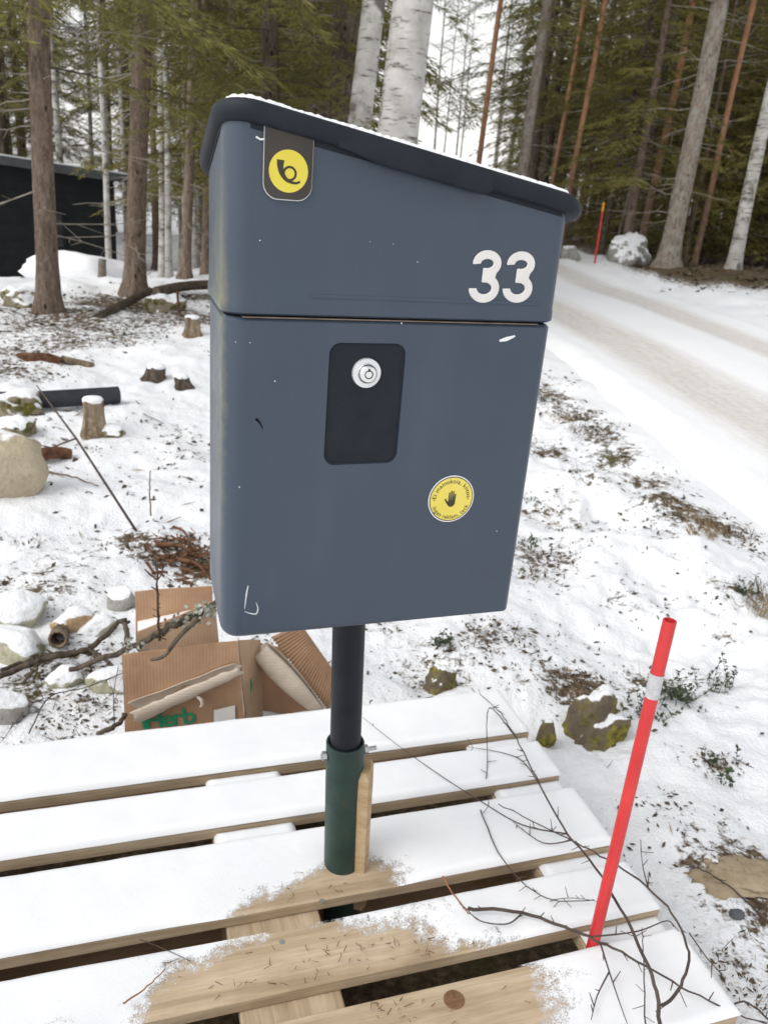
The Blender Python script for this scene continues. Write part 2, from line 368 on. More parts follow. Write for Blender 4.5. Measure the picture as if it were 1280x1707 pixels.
def empty(name, loc=(0, 0, 0), rz=0):
    o = bpy.data.objects.new(name, None); COL.objects.link(o); o.location = loc; o.rotation_euler = (0, 0, rz); o.empty_display_size = .1; return o
def fastmesh(name, V, Fq, mats, nper=4, parent=None, mi=None, smooth=False):
    V = np.asarray(V, np.float32).reshape(-1, 3); Fq = np.asarray(Fq, np.int32).reshape(-1, nper)
    me = bpy.data.meshes.new(name); me.vertices.add(len(V)); me.vertices.foreach_set('co', V.ravel())
    me.loops.add(Fq.size); me.loops.foreach_set('vertex_index', Fq.ravel()); me.polygons.add(len(Fq))
    me.polygons.foreach_set('loop_start', np.arange(0, Fq.size, nper, dtype=np.int32)); me.polygons.foreach_set('loop_total', np.full(len(Fq), nper, np.int32))
    for m in (mats if isinstance(mats, (list, tuple)) else [mats]): me.materials.append(MAT[m])
    if mi is not None: me.polygons.foreach_set('material_index', np.asarray(mi, np.int32))
    if smooth: me.polygons.foreach_set('use_smooth', np.ones(len(Fq), bool))
    me.update(calc_edges=True); me.validate()
    return me
def smoothpath(pts, k=6):
    pts = [Vector(p) for p in pts]; out = []
    for i in range(len(pts) - 1):
        p0 = pts[max(i - 1, 0)]; p1 = pts[i]; p2 = pts[i + 1]; p3 = pts[min(i + 2, len(pts) - 1)]
        for j in range(k):
            t = j / k
            out.append(.5 * ((2 * p1) + (p2 - p0) * t + (2 * p0 - 5 * p1 + 4 * p2 - p3) * t * t + (3 * p1 - p0 - 3 * p2 + p3) * t ** 3))
    out.append(pts[-1]); return out

# ------------------------------------------------------------------ pallet frame (needed by the terrain)
PO = hit(835, 1148, .157); PE = hit(1240, 1690, .157)             # right end of the pallet, far and near corner
PV = (PE - PO); PV.z = 0; PV.normalize(); PU = Vector((-PV.y, PV.x, 0))
if PU.x < 0: PU = -PU
PANG = math.atan2(PU.y, PU.x)
PCORN = Vector((PO.x, PO.y, 0)) - PU * 1.2                         # far left corner; local x along boards, y towards the camera (negative local y)
def to_pallet(x, y):
    dx = x - PCORN.x; dy = y - PCORN.y
    return dx * PU.x + dy * PU.y, dx * PV.x + dy * PV.y
POST = hit(570, 1436, .144)

# ------------------------------------------------------------------ terrain
TREES = {}   # key: base pixel, top pixel, depth
def tp(px, py, Y): p = at(px, py, Y); return (p.x, p.y, p.z)
CTRL = [(0, 1, 0), (-.6, 1, 0), (.5, 1.2, 0), (0, .5, 0), (-.4, 1.8, 0), (0, -2, 0), (-3, -1, 0), (3, -1, 0), (.15, 1.9, .0), (-.1, 2.6, .0),
        (-1.4, 3.6, 0), (-1.4, 2.8, 0), (-.9, 1.9, .03), (-1.5, 4.9, 0), (-2.88, 6.8, 0), (-2.6, 8.2, 0), (-2.55, 9.9, -.04), (-7, 14.5, -1.05), (-5, 13.5, -.75),
        (-7, 9.5, -.35), (-5, 5, 0), (-3.6, 12.5, -.35), (-6, 19, -1.2), (-1, 12, -.2), (-1, 7, 0), (0, 4.5, -.05), (.2, 8, 0), (-8, 30, -1.2), (0, 30, 0), (-20, 20, -1), (-15, 5, 0),
        (.72, 1.75, -.03), (1.0, 2.5, -.12), (1.05, 3.3, -.14), (.95, 4.2, -.12), (.8, 5.2, -.1), (.6, 1.2, -.02), (1.0, 1.0, -.02), (1.4, 1.8, -.04),
        (1.7, 3.4, .0), (1.65, 4.8, .03), (1.25, 6.2, .03), (2.4, 3.2, .03), (2.9, 5, .03), (2.4, 5.2, .03), (3.5, 7.9, .04), (2.6, 8.2, .04), (2.3, 12.5, .04), (2.3, 16, .1), (4.5, 9, .08), (2.4, 25, .3), (3, 50, .5),
        (4.6, 11, .15), (3.1, 14.5, .15), (9, 12, .4), (12, 25, .8), (6, 30, .8), (25, 15, .8), (5, 2, .05), (8, 5, .15),
        tp(1113, 440, 14.2), tp(1228, 420, 14.2), tp(1046, 432, 15.5), tp(1000, 425, 16.0), (4.1, 9, .08), (3.9, 10.8, .12), (5.2, 11.5, .2)]
CT = np.array(CTRL, float)
ROADC = [Vector(p) for p in ((4.6, -9, .03), (3.9, -3, .03), (3.35, 1.5, .03), (3.12, 4.5, .03), (2.90, 7.2, .04), (2.45, 10.0, .04), (1.95, 12.8, .05), (1.6, 16, .1), (1.7, 24, .28), (2.6, 40, .45), (4, 70, .5))]
RP = smoothpath(ROADC, 8); RPa = np.array([(p.x, p.y) for p in RP])
def road_dist(x, y):
    d = np.full(np.shape(x), 1e9)
    for i in range(len(RPa) - 1):
        a = RPa[i]; b = RPa[i + 1]; e = b - a; t = np.clip(((x - a[0]) * e[0] + (y - a[1]) * e[1]) / (e @ e), 0, 1)
        d = np.minimum(d, np.hypot(x - a[0] - t * e[0], y - a[1] - t * e[1]))
    return d
def hbase(x, y):
    x = np.asarray(x, float); y = np.asarray(y, float); sw = np.zeros(np.shape(x)); s = np.zeros(np.shape(x))
    for cx, cy, cz in CT:
        wgt = 1.0 / ((x - cx) ** 2 + (y - cy) ** 2 + .06 + .012 * (x * x + y * y)) ** 1.6; sw += wgt; s += wgt * cz
    return s / sw
ROADW = 1.6
def height(x, y):
    x = np.asarray(x, float); y = np.asarray(y, float)
    h = hbase(x, y); rd = road_dist(x, y); near = 1 - sstep(ROADW - .25, ROADW + .5, rd)
    u, v = to_pallet(x, y); inp = (1 - sstep(0, .12, -u)) * (1 - sstep(0, .12, u - 1.2)) * (1 - sstep(0, .12, -v)) * (1 - sstep(0, .12, v - .8))
    r = np.hypot(x, y)
    n = (fbm(x * .9, y * .9, 3, 3) - .45) * .22 * sstep(1.5, 5, r) + (fbm(x * 3.1, y * 3.1, 5, 3) - .45) * .10 + (fbm(x * 14, y * 14, 9, 3) - .45) * .030
    n = n + np.maximum(fbm(x * 34, y * 34, 21, 2) - .42, 0) * .02
    bank = sstep(.55, .9, x) * (1 - sstep(7, 10, y)) * sstep(1.6, 2.3, y); n = n + bank * ((fbm(x * 2.3, y * 2.3, 61, 4) - .47) * .30 + (fbm(x * 9, y * 9, 63, 3) - .45) * .07) * sstep(ROADW - .1, ROADW + .5, rd)
    n = n * (1 - near * .93) * (1 - inp * .95)
    return h + n - near * .075 - inp * .03
def hz(x, y): return float(height(np.array([x]), np.array([y]))[0])
def ground_hit(px, py):
    r = ray(px, py); r = r / r.y; a = np.geomspace(.5, 120, 160)
    for _ in range(2):
        below = np.nonzero(ZC + r.z * a <= height(r.x * a, a))[0]; k = below[0] if len(below) else len(a) - 1
        a = np.linspace(a[max(k - 1, 0)], a[k], 40)
    t = float(a[-1] if not len(below) else a[0]); below = np.nonzero(ZC + r.z * a <= height(r.x * a, a))[0]; t = float(a[below[0]] if len(below) else a[-1])
    return Vector((r.x * t, t, hz(r.x * t, t)))
# patches where litter shows through: (pixel, radius m, amount)
BLOBS = [((925, 660), .3, .42), ((960, 700), .25, .42), ((1000, 720), .25, .36), ((1030, 760), .22, .38), ((1070, 800), .2, .38), ((1105, 830), .18, .42), ((1150, 850), .16, .42), ((1190, 880), .16, .48), ((1235, 890), .16, .45), ((985, 790), .2, .3), ((915, 760), .25, .34), ((1270, 930), .14, .35), ((1050, 1000), .15, .26), ((960, 880), .2, .24), ((1120, 1010), .15, .24), ((800, 1060), .15, .28), ((850, 1130), .12, .3), ((1200, 1060), .12, .3), ((60, 540), .8, .30), ((150, 525), .9, .30), ((250, 530), .8, .30), ((320, 530), .7, .28), ((90, 570), .5, .36), ((210, 560), .6, .3), ((110, 530), 1.0, .38), ((200, 510), 1.1, .36), ((300, 520), .9, .34), ((40, 560), .8, .30), ((330, 500), 1.0, .34), ((20, 620), .35, .28), ((150, 555), .7, .24),
         ((960, 690), .55, .30), ((930, 640), .5, .28), ((1010, 720), .5, .26), ((1080, 800), .35, .26), ((1180, 870), .28, .40), ((1240, 880), .25, .36), ((900, 850), .30, .30), ((900, 930), .25, .28), ((960, 760), .4, .2),
         ((1120, 780), .35, .2), ((1250, 1000), .18, .34), ((1000, 950), .35, .16), ((1100, 950), .3, .16), ((870, 1060), .2, .22), ((820, 1080), .22, .22), ((740, 1110), .2, .30), ((720, 1060), .2, .2), ((960, 1150), .16, .42), ((1090, 1140), .14, .30), ((1180, 1130), .1, .30),
         ((1190, 1270), .06, .32), ((1230, 1440), .12, .34), ((1180, 1400), .12, .26), ((1260, 1500), .14, .36), ((1260, 1620), .15, .28), ((1150, 1440), .06, .3),
         ((290, 920), .20, .36), ((340, 950), .14, .45), ((120, 920), .35, .22), ((60, 960), .3, .24), ((150, 960), .25, .18), ((230, 900), .1, .4), ((100, 1110), .14, .34), ((40, 1160), .16, .34), ((150, 1180), .12, .26), ((100, 890), .1, .2),
         ((200, 720), .5, .10), ((180, 820), .5, .10), ((60, 600), .5, .2), ((1200, 470), 1.5, .14), ((1130, 450), 1.6, .2), ((600, 1120), .2, .1), ((650, 1100), .3, .12)]
BL = [(ground_hit(*p), r, a) for p, r, a in BLOBS]
def bareness(x, y):
    b = np.full(np.shape(x), .20) + .035 * (1 - sstep(-.6, .2, x)) * sstep(1.5, 2.2, y) + (fbm(x * 2.2, y * 2.2, 77, 3) - .45) * .26
    m_ = np.zeros(np.shape(x))
    for p, r, a in BL: m_ = np.maximum(m_, a * np.exp(-((x - p.x) ** 2 + (y - p.y) ** 2) / (r * r)))
    b = b + m_ * .92
    r_ = np.hypot(x, y)
    forest = sstep(11.5, 13.6, y) * sstep(ROADW + .1, ROADW + .9, road_dist(x, y)); b = b + forest * np.where(x > 2.3, .42, .16)
    rd = road_dist(x, y); b = b * (.15 + .85 * sstep(ROADW - .25, ROADW + .15, rd))
    u, v = to_pallet(x, y); b = np.where((u > -.02) & (u < 1.22) & (v > -.01) & (v < .81), .9, b)
    return np.clip(b, 0, .95)
def build_ground():
    fr = np.radians(np.linspace(-46, 46, 470)); rest = np.radians(np.linspace(46, 314, 92))[1:-1]
    th = np.concatenate([fr, rest]); R = np.concatenate([np.geomspace(.3, 13, 520), np.geomspace(13, 500, 60)[1:]])
    T, RR = np.meshgrid(th, R); X = RR * np.sin(T); Y = RR * np.cos(T); Z = height(X, Y)
    n = len(th); m = len(R); V = np.stack([X.ravel(), Y.ravel(), Z.ravel()], 1)
    i, j = np.meshgrid(np.arange(m - 1), np.arange(n), indexing='ij'); jn = (j + 1) % n
    Fq = np.stack([i * n + j, (i + 1) * n + j, (i + 1) * n + jn, i * n + jn], -1).reshape(-1, 4)
    V = np.vstack([V, [[0, 0, hz(0, 0)]]]); c = len(V) - 1
    tri = np.array([(c, k, (k + 1) % n, (k + 1) % n) for k in range(n)])
    me = fastmesh('ground', V, Fq, 'ground', smooth=True)
    at_ = me.attributes.new('bare', 'FLOAT', 'POINT'); at_.data.foreach_set('value', bareness(V[:, 0], V[:, 1]).astype(np.float32))
    # flip check
    me.flip_normals() if me.polygons[100].normal.z < 0 else None
    tag(link('ground', me), kind='structure')
build_ground()
def build_road():
    P = smoothpath(ROADC, 40); k = len(P); A = np.linspace(-ROADW, ROADW, 41); V = []; ac = []; al = []; L = 0
    for i, p in enumerate(P):
        t = (P[min(i + 1, k - 1)] - P[max(i - 1, 0)]); t.z = 0; t.normalize(); s = Vector((t.y, -t.x, 0))
        if i: L += (p - P[i - 1]).length
        for a in A: q = p + s * float(a); V.append((q.x, q.y, a)); ac.append(a); al.append(L)
    V = np.array(V); a = V[:, 2].copy(); z = hbase(V[:, 0], V[:, 1])
    rut = -.016 * (np.exp(-((a + .72) / .22) ** 2) + np.exp(-((a - .74) / .2) ** 2)); crown = .02 * np.exp(-(a / .3) ** 2) + .03 * np.exp(-((np.abs(a) - 1.38) / .12) ** 2) * fbm(V[:, 0] * 4, V[:, 1] * 4, 37, 3) * 2
    V[:, 2] = z + rut + crown + (fbm(V[:, 0] * 6, V[:, 1] * 6, 31, 3) - .45) * .012 - .075 * sstep(ROADW - .3, ROADW, np.abs(a)) - .012
    n = len(A); i, j = np.meshgrid(np.arange(k - 1), np.arange(n - 1), indexing='ij')
    Fq = np.stack([i * n + j, i * n + j + 1, (i + 1) * n + j + 1, (i + 1) * n + j], -1).reshape(-1, 4)
    me = fastmesh('road', V, Fq, 'road', smooth=True)
    if me.polygons[100].normal.z < 0: me.flip_normals()
    for nm, d in (('across', ac), ('along', al)):
        q = me.attributes.new(nm, 'FLOAT', 'POINT'); q.data.foreach_set('value', np.array(d, np.float32))
    tag(link('road', me), kind='structure')
build_road()

# ------------------------------------------------------------------ trees
class Spray:                                   # many little needle-covered shoots as narrow quads
    def __init__(s): s.p = []; s.d = []; s.l = []; s.w = []
    def add(s, p, d, l, w): s.p.append(tuple(p)); s.d.append(tuple(d)); s.l.append(l); s.w.append(w)
    def mesh(s, name, mat):
        p = np.array(s.p); d = np.array(s.d); d /= np.linalg.norm(d, axis=1)[:, None] + 1e-9; l = np.array(s.l)[:, None]; w_ = np.array(s.w)[:, None]
        r = np.random.RandomState(len(p)).normal(size=p.shape); sd_ = np.cross(d, r); sd_ /= np.linalg.norm(sd_, axis=1)[:, None] + 1e-9
        a = p; b = p + d * l * .45 + sd_ * w_; c = p + d * l; e = p + d * l * .45 - sd_ * w_
        V = np.stack([a, b, c, e], 1).reshape(-1, 3); Fq = np.arange(len(V)).reshape(-1, 4)
        return fastmesh(name, V, Fq, mat)
def spruce_branch(sp, tb, base, az, L, rise, droop, rg, dens=1.0, shoot=.075):
    dx, dy = math.cos(az), math.sin(az); pts = []
    n = max(4, int(L / .16))
    for i in range(n + 1):
        t = i / n; pts.append(Vector((base[0] + dx * L * t, base[1] + dy * L * t, base[2] + L * (rise * t - droop * t * t) + rg.uniform(-.01, .01))))
    tb.tube(pts[::2] if n > 5 else pts, [max(.003, .011 * (1 - i / n)) for i in range(0, n + 1, 2 if n > 5 else 1)] if n > 5 else .005, 3, False)
    side = Vector((-dy, dx, 0)); fwd = Vector((dx, dy, 0)); step = .085 / dens; d = .16 * L
    while d < L:
        t = d / L; i = min(int(t * n), n - 1); ft = t * n - i; p = pts[i].lerp(pts[i + 1], ft)
        for sg in (-1, 1):
            tl = (.16 + .34 * L * .5 * (1 - t) ** .7 * min(1, t * 3.2)) * rg.uniform(.6, 1.15)
            ang = rg.uniform(.5, .95); dr = (fwd * math.cos(ang) + side * sg * math.sin(ang) + Vector((0, 0, rg.uniform(-.65, -.05)))).normalized()
            k = max(2, int(tl / (.045 / dens)))
            for q in range(k):
                f = (q + .6) / k; b = p + dr * tl * f + Vector((0, 0, -.10 * f * f * tl))
                s2 = dr.cross(Vector((0, 0, 1))).normalized()
                for sg2 in (-1, 1, -1, 1):
                    sd_ = dr * .75 + s2 * sg2 * rg.uniform(.35, .9) + Vector((0, 0, rg.uniform(-.5, .15)))
                    sp.add(b, sd_, shoot * rg.uniform(.7, 1.5), shoot * .052 * rg.uniform(.8, 1.5))
            sp.add(p + dr * tl * .8, dr, shoot * 1.6, shoot * .07)
        d += step * rg.uniform(.7, 1.3)
    sp.add(pts[-2], pts[-1] - pts[-2], .14, .012)
def trunk_mesh(mb, H, r, lean=(0, 0), rg=rnd, n=10, rings=26, flare=1.0, top=.12, mi=0):
    rows = []; ph = [rg.uniform(0, 6.28) for _ in range(4)]
    for i in range(rings + 1):
        t = (i / rings) ** 1.7; z = -.25 + (H + .25) * t
        rr = r * (1 - (1 - top) * max(0, z) / H) * (1 + flare * .75 * math.exp(-max(0, z + .05) / .16))
        cx = lean[0] * z + .012 * math.sin(z * 1.3 + ph[0]) * min(1, max(z, 0)); cy = lean[1] * z + .012 * math.cos(z * 1.1 + ph[1]) * min(1, max(z, 0))
        row = []
        for j in range(n):
            a = 2 * PI * j / n; q = rr * (1 + .035 * math.sin(3 * a + z * 2 + ph[2]) + .14 * flare * math.exp(-max(0, z) / .2) * math.sin(4 * a + ph[3]))
            row.append((cx + q * math.cos(a), cy + q * math.sin(a), z))
        rows.append(row)
    mb.loft(rows, True, mi)
def dead_twigs(mb, r, z0, z1, num, Lmax, rg, lean=(0, 0), thick=.007):
    for _ in range(num):
        z = rg.uniform(z0, z1); az = rg.uniform(0, 2 * PI); L = Lmax * rg.uniform(.25, 1); d = Vector((math.cos(az), math.sin(az), 0)); dr = rg.uniform(-.35, .12)
        b = Vector((lean[0] * z, lean[1] * z, z)) + d * r * .7; pts = [b]; cur = b.copy(); dd = d + Vector((0, 0, dr))
        for i in range(4): cur = cur + (dd + Vector((rg.uniform(-.2, .2), rg.uniform(-.2, .2), rg.uniform(-.15, .2)))).normalized() * L / 4; pts.append(cur.copy())
        mb.tube(pts, [thick, thick * .8, thick * .6, thick * .45, thick * .25], 3, False)
        for q in range(int(L / .22)):
            i = rg.randint(1, 3); s = pts[i]; e = s + (dd.normalized() * .6 + Vector((rg.uniform(-1, 1), rg.uniform(-1, 1), rg.uniform(-.6, .3)))).normalized() * L * rg.uniform(.15, .35)
            mb.tube([s, e], [thick * .5, thick * .2], 3, False)
class Tree: pass
def proto_spruce(seed, H=15, r=.13, clear=2.2, Lmax=1.9, num=90, bark='spruce_bark', nd='needles', dens=.8, lean=(0, 0), twigs=34, tw0=.5, shoot=.085, low=None, cone=.8):
    rg = random.Random(seed); t = Tree(); tm = MB(); trunk_mesh(tm, H, r, lean, rg); t.trunk = tm; t.bark = bark
    sp = Spray(); tb = MB()
    for i in range(num):
        f = ((i + rg.random()) / num) ** 1.35; z = clear + (H - .3 - clear) * f
        L = Lmax * (1 - cone * (z - clear) / (H - clear)) * rg.uniform(.6, 1.1); az = i * 2.4 + rg.uniform(-.4, .4)
        spruce_branch(sp, tb, (lean[0] * z, lean[1] * z, z), az, max(.35, L), rg.uniform(-.12, .12), rg.uniform(.15, .5), rg, dens, shoot)
    for (z, az, L, dr) in (low or []):
        spruce_branch(sp, tb, (lean[0] * z, lean[1] * z, z), az, L, .02, dr, rg, 1.25, .06)
    t.crown = sp.mesh('crown', nd); t.limb = tb; dt = MB(); dead_twigs(dt, r, tw0, clear + 2.5, twigs, 1.1, rg, lean); t.dead = dt
    return t
def put_tree(name, T, loc, label, cat='tree', group=None, rz=0, sc=1.0, first=True):
    e = empty(name, loc, rz); e.scale = (sc,) * 3; tag(e, label, cat, group)
    if not hasattr(T, 'om'):
        o = T.trunk.build('trunk', T.bark, e, smooth=True); T.om = [('trunk', o.data)]
        if T.crown: T.om.append(('crown', T.crown)); link('crown', T.crown, e)
        if T.limb and T.limb.v: o = T.limb.build('limbs', 'dark_bark' if not hasattr(T, 'limbmat') else T.limbmat, e); T.om.append(('limbs', o.data))
        if T.dead and T.dead.v: o = T.dead.build('dead_branches', 'twig_grey', e); T.om.append(('dead_branches', o.data))
    else:
        for nm, me in T.om: link(nm, me, e)
    for c in e.children:
        if c.name.split('.')[0] != 'trunk': c['kind'] = 'stuff'
    return e
def proto_pine(seed, H=16, r=.10, lean=(0, 0), crown0=7.5):
    rg = random.Random(seed); t = Tree(); tm = MB(); trunk_mesh(tm, H, r, lean, rg, flare=.5, top=.35); t.trunk = tm; t.bark = 'pine_bark'; sp = Spray(); tb = MB()
    for i in range(46):
        z = rg.uniform(crown0, H); az = rg.uniform(0, 6.28); L = rg.uniform(.8, 2.0) * (1 - .5 * (z - crown0) / (H - crown0))
        b = Vector((lean[0] * z, lean[1] * z, z)); d = Vector((math.cos(az), math.sin(az), rg.uniform(.05, .5))).normalized(); tb.tube([b, b + d * L], [.025, .006], 3, False)
        for q in range(16):
            c = b + d * L * rg.uniform(.45, 1.05) + Vector((rg.gauss(0, .14), rg.gauss(0, .14), rg.gauss(0, .1)))
            for _ in range(12): sp.add(c, Vector((rg.gauss(0, 1), rg.gauss(0, 1), rg.gauss(.4, .8))), rg.uniform(.08, .15), .008)
    t.crown = sp.mesh('crown', 'needles'); t.limb = tb; t.limbmat = 'pine_bark'; dt = MB(); dead_twigs(dt, r, 1.2, crown0, 26, .6, rg, lean, .006); t.dead = dt
    return t
def proto_birch(seed, H=14, r=.13, lean=(0, 0), br0=5, nb=22, twl=2.2):
    rg = random.Random(seed); t = Tree(); tm = MB(); trunk_mesh(tm, H, r, lean, rg, flare=.5, top=.2, rings=34); t.trunk = tm; t.bark = 'birch_bark'; tb = MB()
    for i in range(nb):
        z = rg.uniform(br0, H * .97); az = rg.uniform(0, 6.28); L = twl * rg.uniform(.5, 1) * (1 - .4 * (z - br0) / (H - br0)); b = Vector((lean[0] * z, lean[1] * z, z)); cur = b.copy(); pts = [b]
        d = Vector((math.cos(az), math.sin(az), rg.uniform(.5, 1.1))).normalized()
        for q in range(5): d = (d + Vector((rg.uniform(-.2, .2), rg.uniform(-.2, .2), -.12))).normalized(); cur = cur + d * L / 5; pts.append(cur.copy())
        tb.tube(pts, [.018, .014, .010, .008, .005, .003], 4, False)
        for q in range(14):
            k = rg.randint(1, 5); s = pts[k]; dd = Vector((rg.uniform(-1, 1), rg.uniform(-1, 1), rg.uniform(-.3, .4))).normalized(); e1 = s + dd * L * .22; e2 = e1 + (dd + Vector((0, 0, -.9))).normalized() * L * .25
            tb.tube([s, e1, e2], [.005, .0035, .002], 3, False)
    t.crown = None; t.limb = tb; t.limbmat = 'twig'; t.dead = None; return t
def base_of(px, py, Y): p = at(px, py, Y); return Vector((p.x, p.y, hz(p.x, p.y)))
def leanpx(b, px, py):                        # lean that carries the trunk axis through a pixel at the same depth
    q = at(px, py, b.y); dz = max(.5, q.z - b.z); return ((q.x - b.x) / dz, 0.0)

def named_spruce(name, bpx, Y, tpx, r, seed, label, **kw):
    b = base_of(*bpx, Y) if Y else ground_hit(*bpx)
    T = proto_spruce(seed, lean=leanpx(b, *tpx), r=r, **kw); put_tree(name, T, b, label, 'tree'); return b
def named(maker, name, bpx, Y, tpx, label, **kw):
    b = base_of(*bpx, Y) if Y else ground_hit(*bpx)
    T = maker(lean=leanpx(b, *tpx), **kw); put_tree(name, T, b, label, 'tree'); return b
LOWK = [(2.15, -1.9, 1.3, .35), (2.3, -.6, 1.2, .5), (1.95, -2.6, 1.3, .3), (2.5, -1.2, 1.3, .5), (2.4, -2.9, 1.5, .35), (2.7, -1.6, 1.3, .45), (2.9, -2.3, 1.4, .4), (1.8, .2, 1.0, .25), (2.6, .3, 1.2, .35)]
named_spruce('spruce_tree', (82, 520), 0, (66, 0), .088, 11, 'pinkish brown spruce trunk in front of the dark cabin, nearest on the left', clear=2.4, num=70, low=LOWK, twigs=40, tw0=.6)
named_spruce('spruce_tree', (225, 492), 0, (240, 0), .105, 12, 'thick brown spruce trunk right beside the cabin corner, with flared mossy foot', clear=2.5, num=70, twigs=46,
             low=[(2.2, .3, 1.4, .3), (2.4, -.5, 1.2, .4), (2.3, -2.8, 1.2, .35), (2.6, 2.6, 1.4, .3), (2.0, .9, 1.2, .3), (2.7, -1.3, 1.3, .4)])
named_spruce('spruce_tree', (308, 464), 0, (328, 0), .075, 13, 'slender reddish spruce trunk just left of the mailbox', clear=2.4, num=60, twigs=34)
named_spruce('spruce_tree', (452, 460), 9.5, (452, 0), .10, 14, 'dark spruce trunk seen above the left end of the mailbox lid', clear=2.2, num=90, twigs=30, bark='dark_bark', low=[(1.9, -1.2, 1.6, .3), (2.0, -2.2, 1.6, .3), (1.7, .1, 1.4, .3)])
named_spruce('spruce_tree', (556, 460), 10.0, (582, 0), .19, 15, 'broad dark spruce trunk just left of the birch pair', clear=2.4, num=90, twigs=30, bark='dark_bark', low=[(2.2, 2.6, 1.8, .3), (2.1, -2.4, 1.8, .35)])
named(proto_birch, 'birch_tree', (560, 480), 8.6, (626, 0), 'slimmer white birch trunk, left one of the pair above the mailbox lid', seed=21, r=.125, H=13)
named(proto_birch, 'birch_tree', (622, 500), 7.4, (690, 0), 'thick white birch trunk with dark scar, right one of the pair above the mailbox lid', seed=22, r=.185, H=14)
named(proto_pine, 'pine_tree', (778, 400), 17, (834, 10), 'thin reddish pine left of the tall spruces, right next to the bright sky gap', seed=31, r=.055)
named_spruce('spruce_tree', (851, 400), 15.5, (914, 0), .105, 32, 'grey brown spruce trunk rising behind the middle of the mailbox lid', clear=3.8, Lmax=1.0, num=90, twigs=40, bark='spruce_bark_grey')
named(proto_pine, 'pine_tree', (903, 400), 20, (975, 0), 'thin red pine trunk behind the bright orange pine', seed=33, r=.055)
named(proto_pine, 'pine_tree', (934, 395), 16, (1008, 0), 'bright orange pine trunk above the right end of the mailbox lid', seed=34, r=.052)
named_spruce('spruce_tree', (1003, 408), 17, (1088, 0), .06, 35, 'thin dark spruce trunk right behind the far orange topped marker', clear=2.6, num=110, twigs=50, bark='dark_bark')
named_spruce('spruce_tree', (1026, 405), 18, (1066, 260), .045, 36, 'very thin spruce pole behind the snow topped boulder', H=9, clear=3.0, num=60, twigs=24, bark='spruce_bark_grey')
named(proto_pine, 'pine_tree', (1068, 405), 16.8, (1156, 0), 'tall pine with orange upper trunk rising behind the snow topped boulder', seed=37, r=.075)
named_spruce('spruce_tree', (1113, 440), 14.2, (1200, 0), .165, 38, 'stout grey brown spruce trunk at the road verge, thickest on the right', clear=4.2, num=80, twigs=50, bark='spruce_bark_grey')
named(proto_pine, 'pine_tree', (1160, 420), 16, (1256, 0), 'slender orange pine between the stout spruce and the lichen covered birch', seed=39, r=.055)
named(proto_birch, 'birch_tree', (1228, 418), 14.2, (1318, 0), 'pale birch with grey lichen bark at the right edge of the photo', seed=40, r=.115, H=13)
# the forest behind
GREEN = [proto_spruce(51, 12, .11, 2.1, 2.2, 90, nd='needles', dens=.62, twigs=50, shoot=.11), proto_spruce(52, 10, .09, 1.5, 2.0, 84, nd='needles_b', dens=.62, twigs=40, shoot=.11),
         proto_spruce(53, 13, .13, 3.0, 2.3, 84, nd='needles', dens=.6, twigs=60, bark='dark_bark', shoot=.12), proto_spruce(54, 7, .05, .5, 1.5, 90, nd='needles_b', dens=.6, twigs=10, shoot=.10)]
PINES = [proto_pine(61, 15, .08)]; BIRCH = [proto_birch(71, 12, .055, (0, 0), 3.5, 26, 1.8), proto_birch(72, 13, .07, (.02, 0), 4, 26, 2.0)]
taken = [(o.location.x, o.location.y) for o in COL.objects if o.type == 'EMPTY']
def scatter(n, fx, rg, mind):
    out = []; tries = 0
    while len(out) < n and tries < 6000:
        tries += 1; x, y = fx(rg)
        if all((x - a) ** 2 + (y - b) ** 2 > mind * mind for a, b in taken): taken.append((x, y)); out.append((x, y))
    return out
def pxy(px, Y): p = at(px, 400, Y); return p.x, p.y
rg = random.Random(99)
def fill(n, pr, yr, kinds, label, group, name, mind=1.2, sc=(.8, 1.15)):
    def fx(r):
        Y = yr[0] + (yr[1] - yr[0]) * r.random() ** .8; return pxy(r.uniform(*pr), Y)
    for x, y in scatter(n, fx, rg, mind):
        T = rg.choice(kinds); put_tree(name, T, (x, y, hz(x, y)), label, 'tree', group, rg.uniform(0, 6.28), rg.uniform(*sc))
fill(34, (960, 1420), (18, 32), GREEN[:3], 'dark green spruce standing deep in the dense forest right of the road', 'spruces deep in the forest right of the road', 'forest_spruce', 1.3)
fill(20, (985, 1420), (17, 26), GREEN[3:], 'small bushy young spruce under the tall trees right of the road', 'young spruces right of the road', 'young_spruce', 1.0, (.6, 1.1))
fill(9, (1010, 1420), (15.8, 19), GREEN[1:2], 'yellowish spruce with low boughs at the forest edge right of the road', 'low boughed spruces at the forest edge', 'edge_spruce', 1.0, (.8, 1.1))
fill(9, (862, 1000), (21, 31), GREEN[:3], 'dark spruce beyond the mailbox lid, right of the bright sky gap', 'spruces right of the bright sky gap', 'roadside_spruce', 1.3)
fill(10, (340, 545), (11, 20), GREEN[:3], 'dense green spruce behind the left half of the mailbox lid', 'spruces behind the left half of the lid', 'background_spruce', 1.2)
fill(15, (-150, 345), (18.5, 30), GREEN[:3], 'green spruce in the open wood behind the cabin', 'spruces in the wood behind the cabin', 'woodland_spruce', 1.5)
fill(15, (150, 350), (12, 28), BIRCH, 'thin pale birch stem between the trees left of the mailbox', 'thin pale birches left of the mailbox', 'slender_birch', .7, (.7, 1.1))
fill(6, (-40, 120), (19, 28), BIRCH, 'thin pale birch stem rising behind the cabin roof', 'thin birches behind the cabin', 'cabin_birch', .8)
fill(9, (700, 840), (26, 55), BIRCH, 'faint bare birch in the bright gap above the mailbox lid', 'bare birches in the bright gap', 'bare_birch', 1.5, (.8, 1.1))
